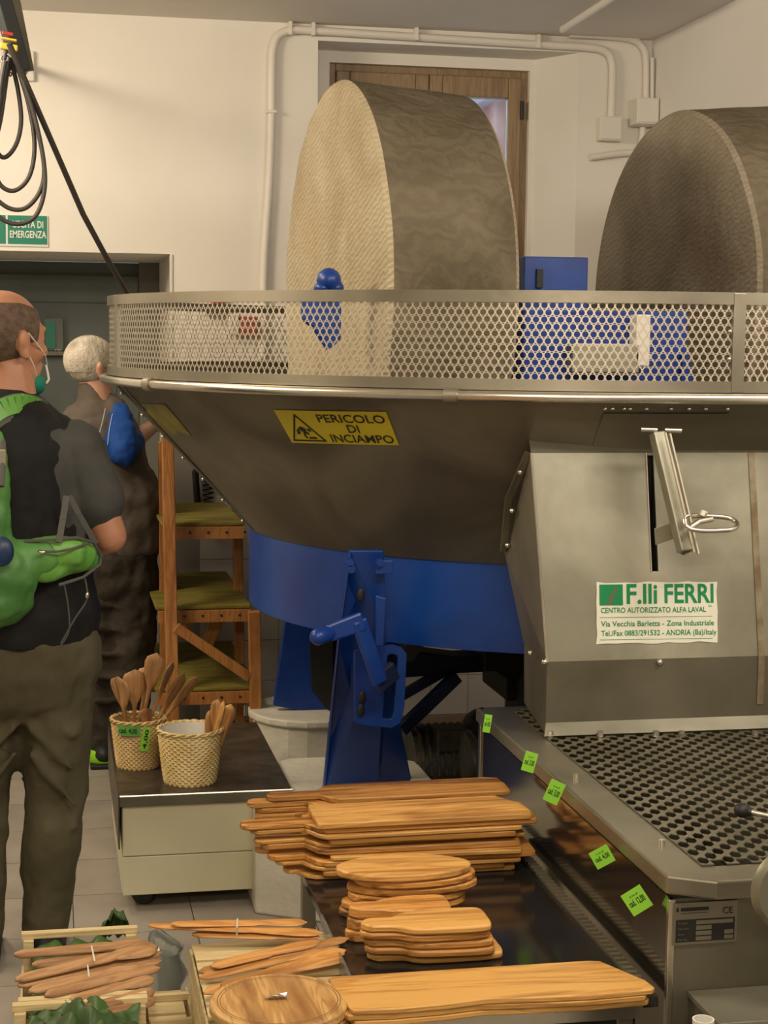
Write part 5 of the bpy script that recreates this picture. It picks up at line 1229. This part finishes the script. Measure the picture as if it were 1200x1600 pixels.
for (a, b, z_), (c_, d_) in (((148, 1502, 0.446), (143, 1478)), ((139, 1526, 0.44), (137, 1508))):
    tag(rebase(MB().tube([P(a, b, z=z_+0.004), P((a+c_)/2, (b+d_)/2, z=z_+0.012), P(c_, d_, z=z_+0.006)], 0.0016, 6).build('string_tie', M_cloth)), 'pale string tie round the '+('rear' if a == 148 else 'front')+' spoon bundle in the left crate', 'string')
# carved utensils over the slatted box
G3 = 'carved utensils bundled on the slatted box'
uz = zB2+0.012
ut = [((232, 1446, 0.49), (505, 1458, 0.476), 0.019, 0.14, 'front spatula of the rear utensil bundle, its narrow tip at the far left'),
      ((268, 1444, 0.497), (480, 1441, 0.484), 0.016, 0.10, 'upper fork of the rear utensil bundle'),
      ((300, 1460, 0.474), (500, 1464, 0.470), 0.013, 0.08, 'lowest spatula of the rear utensil bundle, pale grey'),
      ((310, 1519, 0.470), (545, 1466, 0.49), 0.013, 0.10, 'rear spatula of the middle utensil bundle'),
      ((312, 1528, 0.466), (530, 1478, 0.482), 0.015, 0.12, 'front spatula of the middle utensil bundle, slender handle at the left'),
      ((330, 1510, 0.480), (500, 1470, 0.492), 0.015, 0.10, 'spatula lying on top of the middle utensil bundle'),
      ((318, 1552, 0.468), (540, 1484, 0.484), 0.016, 0.12, 'long fork of the front utensil bundle beside the round board'),
      ((345, 1540, 0.478), (545, 1492, 0.478), 0.016, 0.13, 'broad spatula of the front utensil bundle')]
for k, ((a, b, za), (c_, d_, zb_), bw, bl, lab) in enumerate(ut):
    put_spoon(P(a, b, z=za), P(c_, d_, z=zb_), bw, bl, 0.05+0.04*k, lab, G3, M_olivez, hr_=0.0085, name='wooden_spatula', flat=0.0042, hf=0.5)
tag(rebase(MB().tube([P(371, 1436, z=0.50), P(370, 1450, z=0.506), P(370, 1466, z=0.48)], 0.0016, 6).build('string_tie', M_cloth)), 'thin string tied round the rear utensil bundle', 'string')
# round boards
rc = P(436, 1560, z=0.515); zr0 = 0.455
for k, (dx, dy_, rr_, lab) in enumerate([(0.012, -0.01, 0.112, 'bottom round board of the round stack'), (0.006, 0.0, 0.114, 'middle round board of the round stack'), (0.0, 0.0, 0.117, 'top round board with striped grain and a juice groove')]):
    z_ = zr0+0.0195*k
    pts = oval(rr_, rr_, 0.004); mb = board_mesh(pts, 0.019)
    if k == 2:
        o = thing('round_board', 'olive wood '+lab, 'cutting board', (rc.x+dx, rc.y+dy_, z_), 'round boards in the bottom centre stack')
        bd = mb.build('board_disc', M_round, None, smooth=40, bevel=0.004); bd.parent = o; bd.location = (0, 0, 0)
        gr = MB().lathe([(0.098, 0.0193), (0.101, 0.0186), (0.104, 0.0193)], (0, 0, 0), 64).build('juice_groove', mat('groove_brown', (0.16, 0.08, 0.03), 0.6), None, smooth=60); gr.parent = o; gr.location = (0, 0, 0)
    else:
        place(mb, 'round_board', M_round, rc.x+dx, rc.y+dy_, z_, 0.4*k, 'olive wood '+lab, 'cutting board', 'round boards in the bottom centre stack', bevel=0.004)
tp = P(430, 1560, z=zr0+0.060)
m = MB(); rr2 = random.Random(5)
vs = [tp+Vector((0.012*(i-1.5)+0.004*rr2.random(), 0.008*(j-1)+0.004*rr2.random(), 0.001+0.007*rr2.random())) for j in range(3) for i in range(4)]
m.add(vs, [(j*4+i, j*4+i+1, (j+1)*4+i+1, (j+1)*4+i) for j in range(2) for i in range(3)])
o = m.build('foil_scrap', M_foil, recalc=False); o.modifiers.new('s', 'SOLIDIFY').thickness = 0.0006
tag(rebase(o), 'small crumpled silver foil scrap on the top round board', 'foil')
# plastic bag with bottles in front of the cart
q = P(255, 1490, z=0.16)
t = thing('plastic_bag', 'crumpled clear plastic bag on the floor between crates and cart', 'bag', (q.x, q.y, 0))
m = MB().ell((q.x, q.y, 0.11), (0.05, 0.05, 0.11), 20, 14)
for v in m.v: v += Vector((0.010*sin(v.z*90+v.y*60), 0.010*sin(v.z*70+v.x*80), 0.0))
m.build('bag_film', M_clear, t, smooth=60); MB().cyl((q.x+0.01, q.y, 0.02), (q.x+0.01, q.y, 0.16), 0.022, n=16).build('bottle', mat('grey_plastic', (0.3, 0.32, 0.3), 0.4), t, smooth=40)

# ============================================================ PEOPLE
def organic(name, fn, m, parent, voxel=0.008, smooth=5, label=None):
    mb = MB(); fn(mb); o = mb.build(name, m, parent)
    if label: o['label'] = label
    return remesh(o, voxel, smooth)
def local(mb, root): 
    return mb
def rotz(v, a, c=(0, 0, 0)):
    c = Vector(c); return Matrix.Rotation(a, 3, 'Z') @ (Vector(v)-c)+c
def head(mb, H, f, tilt=0.0, sc=1.0, ears=True):
    """head centred on H, face looking along the horizontal angle f (radians from +x)"""
    F_ = Vector((cos(f), sin(f), -tilt)).normalized(); S_ = Vector((-sin(f), cos(f), 0)); Uq = F_.cross(S_)*1.0
    Rm = Matrix((F_, S_, Uq)).transposed()
    def L(a, b, c): return H+Rm @ (Vector((a, b, c))*sc)
    def e(p, r): mb.ell(L(*p), [x*sc for x in r], 16, 12, Rm)
    e((-0.012, 0, 0.030), (0.098, 0.076, 0.088)); e((0.030, 0, -0.005), (0.062, 0.064, 0.090)); e((0.048, 0, -0.068), (0.042, 0.045, 0.040))
    e((0.070, 0, -0.094), (0.022, 0.024, 0.018)); e((0.078, 0, 0.028), (0.018, 0.048, 0.012))
    mb.cap(L(0.088, 0, 0.012), 0.009*sc, L(0.108, 0, -0.028), 0.013*sc); e((0.086, 0, -0.056), (0.016, 0.024, 0.007)); e((0.084, 0, -0.067), (0.015, 0.021, 0.007))
    for s in (-1, 1):
        e((0.050, s*0.040, -0.025), (0.030, 0.022, 0.026)); e((0.074, s*0.030, 0.008), (0.014, 0.015, 0.011))
        if ears:
            e((-0.008, s*0.078, -0.010), (0.018, 0.011, 0.033)); e((-0.014, s*0.088, 0.004), (0.016, 0.007, 0.022)); e((-0.004, s*0.083, -0.034), (0.010, 0.008, 0.012))
    return L, Rm
def hand(mb, wst, d, pn, curl=0.6, s=1.0):
    """palm from the wrist along d, palm normal pn, five bent fingers"""
    d = Vector(d).normalized(); pn = Vector(pn).normalized(); a = d.cross(pn).normalized(); pn = a.cross(d)
    for k in range(4):
        o = (k-1.5)*0.019*s; mb.cap(wst+a*o*0.5+d*0.01, 0.016*s, wst+a*o+d*0.085*s, 0.0135*s)
        p = wst+a*o+d*0.088*s; L_ = (0.040, 0.046, 0.043, 0.034)[k]*s; ang = curl*0.5
        for j in range(3):
            q = p+(d*cos(ang)+pn*sin(ang))*L_*(1, 0.7, 0.55)[j]; mb.cap(p, 0.0092*s, q, 0.0085*s, n=8); p = q; ang += curl*0.7
    p = wst+a*0.026*s+d*0.02; q = p+(a*0.7+d*0.75+pn*0.3).normalized()*0.045*s; mb.cap(p, 0.014*s, q, 0.011*s, n=8); mb.cap(q, 0.011*s, q+(d+pn*0.4+a*0.1).normalized()*0.034*s, 0.009*s, n=8)

# ---------------- man in the black vest
g0 = P(42, 1496, z=0); mx_, my_ = g0.x, g0.y
man = thing('person', 'bald man seen from behind, black vest, khaki trousers, green backpack and lowered green face mask', 'person', (mx_, my_, 0))
def W(a, b, dy_=0.0): return P(a, b, y=my_+dy_)
f1 = R(38)       # face looks to the right and a little away
Hc = W(10, 532)
HC1 = Hc
shR = W(118, 700, 0.0); elR = W(172, 838, -0.02); wrR = W(92, 872, 0.20)
shL = W(-78, 700, 0.0); elL = W(-135, 845, 0.0); wrL = W(-60, 870, 0.22)
hipR = W(86, 1060, 0); hipL = W(-16, 1060, 0); knR = W(86, 1235, 0.01); knL = W(-34, 1240, 0.02); anR = W(70, 1445, 0.02); anL = W(-34, 1450, -0.02)
anR.z = max(anR.z, 0.07); anL.z = max(anL.z, 0.07)
def body1(mb):
    L, Rm = head(mb, Hc, f1, sc=1.06)
    mb.cap(W(14, 580, 0.0), 0.060, W(18, 650, 0.0), 0.070); mb.cap(W(22, 650, 0), 0.075, W(18, 690, 0), 0.10)
    mb.cap(shL, 0.055, shR, 0.055); mb.cap(W(25, 720), 0.13, W(32, 860), 0.12); mb.cap(W(32, 880), 0.12, W(38, 960), 0.12)
    for s, e, w_ in ((shR, elR, wrR), (shL, elL, wrL)):
        mb.cap(s, 0.054, e, 0.044); mb.cap(e, 0.042, w_, 0.030)
        hand(mb, w_, (w_-e), (0, 0.2, -1), 0.7)
    for h, k, a_ in ((hipR, knR, anR), (hipL, knL, anL)):
        mb.cap(h, 0.085, k, 0.058); mb.cap(k, 0.056, a_, 0.042); mb.cap(a_, 0.04, Vector((a_.x+0.02, a_.y+0.12, 0.035)), 0.03)
organic('body', body1, M_skin, man, 0.0065, 3)
def shirt1(mb):
    mb.cap(shL, 0.072, shR, 0.072); mb.cap(W(24, 715), 0.150, W(36, 960), 0.155, (1.12, 0.85))
    for s, e in ((shR, elR), (shL, elL)):
        q = s+(e-s)*0.50; mb.cap(s, 0.074, q, 0.072); mb.cap(q, 0.073, s+(e-s)*0.60, 0.072)
    mb.cap(W(15, 640), 0.072, W(18, 665), 0.088)
folds(organic('polo_shirt', shirt1, M_polo, man, 0.009, 4, 'charcoal short-sleeved polo shirt'), 0.10, 0.022)
def vest1(mb):
    mb.cap(W(2, 705, 0), 0.172, W(28, 860, 0), 0.165, (1.03, 0.90)); mb.cap(W(30, 860), 0.168, W(40, 960), 0.175, (1.05, 0.86)); mb.cap(W(42, 950), 0.165, W(42, 975), 0.160, (1.16, 0.9))
    mb.cap(W(-50, 690), 0.078, W(80, 690), 0.078); mb.cap(W(15, 632), 0.070, W(15, 665), 0.098)
vo = organic('vest', vest1, M_vest, man, 0.009, 3)
me = vo.data; zcut = W(40, 1002).z
b = bmesh.new(); b.from_mesh(me); off = Vector(vo.location)+man.location
bmesh.ops.bisect_plane(b, geom=b.verts[:]+b.edges[:]+b.faces[:], plane_co=Vector((0, 0, zcut)), plane_no=(0.03, 0, 1), clear_inner=True)
b.to_mesh(me); b.free(); vo.modifiers.new('s', 'SOLIDIFY').thickness = 0.006; folds(vo, 0.11, 0.018)
def trous1(mb):
    mb.cap(W(38, 1000), 0.150, W(38, 1050), 0.150, (1.30, 0.9)); 
    for h, k, a_, s in ((hipR, knR, anR, 1), (hipL, knL, anL, -1)):
        mb.cap(h+Vector((0, 0, 0.03)), 0.108, h+(k-h)*0.55, 0.094); mb.cap(h+(k-h)*0.55, 0.094, k, 0.080); mb.cap(k, 0.080, k+(a_-k)*0.35, 0.078); mb.cap(k+(a_-k)*0.30, 0.078, a_+Vector((0, 0, -0.005)), 0.062)
        for j in range(3): mb.cap(h+Vector((-0.06*s, -0.08, -0.04-0.07*j)), 0.014, h+Vector((0.045*s, -0.088, -0.13-0.09*j)), 0.008)
        for j in range(2): mb.cap(k+Vector((-0.03, -0.066, -0.04-0.05*j)), 0.010, k+Vector((0.05, -0.058, -0.02-0.06*j)), 0.008)
folds(organic('trousers', trous1, M_khaki, man, 0.009, 3), 0.10, 0.028)
for k, a_ in ((knR, anR), (knL, anL)):
    for dz in (0.035, 0.052): MB().tube([k+Vector((0.0815*cos(t), 0.0815*sin(t), dz)) for t in [2*pi*i/24 for i in range(24)]], 0.003, 6, closed=True).build('zip_seam', M_khaki, man, smooth=60)
for a_ in (anR, anL):
    def shoe(mb, a_=a_): mb.ell((a_.x+0.008, a_.y+0.05, 0.042), (0.052, 0.140, 0.045), 16, 10); mb.cap((a_.x, a_.y, 0.09), 0.05, (a_.x, a_.y, 0.05), 0.055); mb.bb(a_.x-0.045, a_.x+0.055, a_.y-0.075, a_.y+0.18, 0.0, 0.026)
    organic('shoe', shoe, M_rubber, man, 0.007, 4)
# cropped hair over back and sides
def hairshell(nm, m, Hc_, f, sc, keep, parent, r=(0.1015, 0.0795, 0.0915), n=180, mm=120, rough=0.0):
    F_ = Vector((cos(f), sin(f), 0)); S_ = Vector((-sin(f), cos(f), 0)); Uq = Vector((0, 0, 1)); Rm = Matrix((F_, S_, Uq)).transposed()
    mb = MB(); vs = []; ok = []; c = Vector((-0.012, 0, 0.030)); rr_ = random.Random(2)
    for i in range(mm+1):
        a = pi*i/mm
        for j in range(n):
            t = 2*pi*j/n; p = Vector((r[0]*sin(a)*cos(t), r[1]*sin(a)*sin(t), r[2]*cos(a)))+c
            if p.z < -0.02 and p.x < 0.03: p.x = min(p.x, 0.03)*1.0-0.0; p.x *= 0.93
            p *= 1+rough*(rr_.random()-0.5); vs.append(Hc_+Rm @ (p*sc)); ok.append(keep(p))
    fs = [f_ for f_ in [(i*n+j, (i+1)*n+j, (i+1)*n+(j+1) % n, i*n+(j+1) % n) for i in range(mm) for j in range(n)] if all(ok[q] for q in f_)]
    o = MB().add(vs, fs).build(nm, m, parent, smooth=80, recalc=False)
    return o
hairshell('hair', M_hairb, Hc, f1, 1.06, lambda p: (p.z < 0.088-0.25*max(0, p.x)) and p.x < 0.050+0.15*(p.z-0.03) and not (p.x > 0.005 and p.z < -0.005) and p.z > -0.052, man)
# mask pulled down under the chin, straps to the ear
F_ = Vector((cos(f1), sin(f1), 0)); S_ = Vector((-sin(f1), cos(f1), 0)); Z_ = Vector((0, 0, 1))
def HP(a, s, u): return Hc+(F_*a+S_*s+Z_*u)*1.06
def mask(mb): mb.ell(HP(0.066, 0, -0.100), (0.040, 0.046, 0.032), 18, 12, Matrix.Rotation(f1, 3, 'Z') @ Matrix.Rotation(R(35), 3, 'Y'))
organic('face_mask', mask, M_mask, man, 0.005, 3, 'green surgical mask under the chin')
MB().tube([HP(0.112, -0.004, -0.058), HP(0.112, -0.01, -0.075), HP(0.108, -0.02, -0.093), HP(0.09, -0.035, -0.100)], 0.003, 6).build('mask_edge', M_white, man)
MB().tube([HP(-0.004, -0.090, 0.018), HP(0.03, -0.076, -0.006), HP(0.075, -0.050, -0.034), HP(0.104, -0.02, -0.058)], 0.0018, 6).build('mask_strap', M_white, man)
MB().tube([HP(0.0, -0.086, -0.034), HP(0.025, -0.072, -0.060), HP(0.045, -0.055, -0.082)], 0.0018, 6).build('mask_strap', M_white, man)
# backpack
bp = thing('backpack', 'bright green backpack with wide hip pocket on the back of the man in the vest', 'backpack', W(-20, 900, -0.25))
def packb(mb):
    mb.cap(W(-78, 720, -0.16), 0.105, W(-70, 880, -0.19), 0.125, (1.0, 0.7)); mb.cap(W(-60, 900, -0.20), 0.13, W(-10, 905, -0.20), 0.105, (1.0, 0.75)); mb.cap(W(-50, 935, -0.19), 0.09, W(0, 925, -0.19), 0.085); mb.cap(W(0, 880, -0.20), 0.062, W(60, 872, -0.20), 0.050, (1, 0.7)); mb.cap(W(-8, 690, -0.17), 0.03, W(-2, 850, -0.20), 0.035)
folds(organic('pack_body', packb, M_pack, bp, 0.009, 4), 0.07, 0.022)
def hipb(mb): mb.cap(W(48, 872, -0.20), 0.052, W(118, 870, -0.15), 0.052, (0.85, 0.6)); mb.cap(W(70, 882, -0.19), 0.050, W(136, 868, -0.11), 0.042, (0.9, 0.6)); mb.cap(W(62, 862, -0.19), 0.036, W(112, 862, -0.17), 0.040)
hb = organic('hip_pocket', hipb, M_pack2, bp, 0.007, 3)
folds(hb, 0.05, 0.014)
MB().tube([W(38, 846, -0.215), W(80, 843, -0.225), W(120, 840, -0.195), W(146, 848, -0.15), W(158, 866, -0.12), W(156, 882, -0.12), W(130, 902, -0.17), W(92, 914, -0.20)], 0.0042, 6).build('piping', M_gtrim, hb, smooth=60)
MB().tube(smoothpath([W(60, 860, -0.235), W(84, 862, -0.24), W(110, 858, -0.225), W(135, 850, -0.19)]), 0.0030, 6).build('zip', M_gtrim, hb, smooth=60)
def strip(pts, w_, th, nm, m, par):
    mb = MB(); 
    for i in range(len(pts)-1): mb.bar(pts[i], pts[i+1], w_, th, up=(0, -1, 0))
    return mb.build(nm, m, par, bevel=0.001)
sp_ = smoothpath([W(-40, 690, -0.185), W(-20, 660, -0.150), W(4, 642, -0.125), W(32, 634, -0.085), W(58, 640, -0.02), W(66, 652, 0.04)], 3)
strip(sp_, 0.062, 0.014, 'shoulder_strap', M_gtrim, bp); strip([p+Vector((0, -0.008, 0.006)) for p in sp_], 0.046, 0.012, 'strap_face', M_pack2, bp)
strip([W(104, 775, -0.165), W(98, 812, -0.20), W(92, 848, -0.225)], 0.016, 0.004, 'load_strap', M_gtrim, bp)
strip([W(108, 775, -0.155), W(124, 805, -0.155), W(150, 850, -0.14)], 0.014, 0.004, 'load_strap', M_gtrim, bp)
MB().tube(smoothpath([W(100, 912, -0.19), W(106, 945, -0.175), W(108, 985, -0.16), W(94, 1010, -0.155)]), 0.0022, 6).build('draw_cord', M_gtrim, bp)
MB().tube(smoothpath([W(132, 900, -0.16), W(136, 935, -0.155), W(118, 965, -0.165), W(95, 1005, -0.16)]), 0.0022, 6).build('draw_cord', M_gtrim, bp)
MB().ell(W(136, 930, -0.17), (0.006, 0.006, 0.009)).build('cord_lock', M_bright, bp, smooth=60); MB().ell(W(66, 863, -0.25), (0.009, 0.005, 0.005)).build('zip_puller', M_bright, bp, smooth=60)
MB().ell(W(2, 862, -0.30), (0.030, 0.02, 0.036), 16, 12).build('navy_bottle', mat('navy', (0.01, 0.03, 0.10), 0.4), bp, smooth=60)
MB().tube([W(4, 690, -0.20), W(4, 730, -0.24), W(2, 760, -0.26)], 0.008, 6).build('side_webbing', M_gtrim, bp, smooth=60)
MB().box(W(3, 715, -0.235), (0.02, 0.012, 0.04)).build('buckle', M_steel, bp, bevel=0.003)

# ---------------- white-haired man
g2_ = P(172, 1196, z=0); m2y = g2_.y
man2 = thing('person', 'white-haired man in taupe vest and blue shirt standing behind, beside the basin', 'person', (g2_.x, m2y, 0))
def Z2(a, b, dy_=0.0): return P(a, b, y=m2y+dy_)
f2 = R(28); H2 = Z2(144, 574)
s2R = Z2(183, 650, -0.03); e2R = Z2(192, 700, -0.12); w2R = Z2(236, 668, 0.10)
s2L = Z2(128, 655, 0.05); e2L = Z2(124, 745, 0.12); w2L = Z2(130, 800, 0.24)
h2R = Z2(205, 890); h2L = Z2(160, 890, 0.04); k2R = Z2(205, 1030, 0.0); k2L = Z2(168, 1040, 0.04); a2R = Z2(200, 1165, 0); a2L = Z2(166, 1166, 0.04)
def body2(mb):
    head(mb, H2, f2, sc=0.93)
    mb.cap(Z2(146, 610), 0.058, Z2(152, 650), 0.075); mb.cap(s2L, 0.05, s2R, 0.05); mb.cap(Z2(165, 700), 0.12, Z2(180, 790), 0.10)
    for s, e, w_ in ((s2R, e2R, w2R), (s2L, e2L, w2L)): mb.cap(s, 0.05, e, 0.042); mb.cap(e, 0.042, w_, 0.028); hand(mb, w_, w_-e, (-1, 0.2, 0), 0.6, 0.95)
    for h, k, a_ in ((h2R, k2R, a2R), (h2L, k2L, a2L)): mb.cap(h, 0.08, k, 0.055); mb.cap(k, 0.055, a_, 0.04); mb.cap(a_, 0.04, (a_.x+0.04, a_.y+0.1, 0.04), 0.03)
organic('body', body2, M_skin2, man2, 0.008, 3)
def sh2(mb):
    for s, e in ((s2R, e2R), (s2L, e2L)): mb.cap(s, 0.060, e, 0.058); mb.cap(s+(e-s)*0.5, 0.062, e+(e-s)*0.08, 0.058)
    mb.cap(s2L, 0.055, s2R, 0.058)
    for j in range(4): mb.cap(s2R+Vector((-0.045, -0.040-0.015*j, 0.02-0.035*j)), 0.010, s2R+Vector((0.04, -0.052-0.012*j, 0.0-0.035*j)), 0.008)
    mb.cap(e2R, 0.055, e2R+(w2R-e2R)*0.35, 0.048)
shb = organic('shirt', sh2, M_bshirt, man2, 0.008, 3, 'royal blue shirt with thin pale stripes')
folds(shb, 0.06, 0.02)
for k in range(4):
    q = s2R+Vector((-0.045+0.026*k, -0.068, 0.03-0.02*k)); MB().tube(smoothpath([q, q+Vector((-0.012, -0.022, -0.05)), q+Vector((-0.03+0.01*k, -0.045, -0.11))]), 0.0018, 5).build('stripe', mat('pale_stripe', (0.45, 0.52, 0.62), 0.7) if k == 0 else MATS['pale_stripe'], shb)
def v2(mb):
    mb.cap(Z2(158, 690), 0.155, Z2(178, 800), 0.165, (1.0, 0.8)); mb.cap(Z2(180, 780), 0.165, Z2(190, 835), 0.150, (1.1, 0.85)); mb.cap(Z2(128, 660, 0.02), 0.085, Z2(168, 650, 0), 0.085); mb.cap(Z2(145, 613), 0.058, Z2(146, 622), 0.064); mb.cap(Z2(146, 622), 0.062, Z2(148, 645), 0.095)
folds(organic('vest', v2, M_bvest, man2, 0.009, 3, 'taupe sleeveless vest'), 0.10, 0.025)
MB().tube([Z2(134, 688, -0.135), Z2(150, 686, -0.155), Z2(163, 688, -0.158)], 0.003, 5).build('yoke_seam', M_dtrou, man2)
def t2(mb):
    mb.cap(Z2(186, 870), 0.14, Z2(186, 900), 0.13, (1.1, 0.85))
    for h, k, a_ in ((h2R, k2R, a2R), (h2L, k2L, a2L)): mb.cap(h, 0.105, k, 0.085); mb.cap(k, 0.085, a_, 0.072)
    for j in range(6): mb.cap(Z2(150, 905+38*j, -0.06), 0.016, Z2(195, 915+36*j, -0.08), 0.012)
folds(organic('trousers', t2, M_dtrou, man2, 0.009, 3), 0.07, 0.03)
hairshell('hair', M_hairw, H2, f2, 0.93, lambda p: (p.x < 0.045+0.35*(p.z-0.03)) and not (p.x > -0.005 and p.z < 0.0) and p.z > -0.07, man2, r=(0.106, 0.084, 0.096), rough=0.03)
for a_, nm in ((a2R, 0), (a2L, 1)):
    def shoe2(mb, a_=a_): mb.ell((a_.x-0.01, a_.y+0.02, 0.05), (0.056, 0.13, 0.050), 16, 10); mb.cap((a_.x, a_.y, 0.09), 0.048, (a_.x, a_.y, 0.06), 0.05)
    s_ = organic('shoe', shoe2, M_black, man2, 0.008, 3)
    MB().lathe([(0.056, 0.018), (0.061, 0.022), (0.059, 0.060), (0.053, 0.066)], (a_.x-0.01, a_.y-0.03, 0), 28).build('neon_heel', M_neon, s_, smooth=60, label='neon yellow-green heel')
    MB().bb(a_.x-0.062, a_.x+0.045, a_.y-0.10, a_.y+0.14, 0.0, 0.018).build('sole', M_black, s_, bevel=0.006)
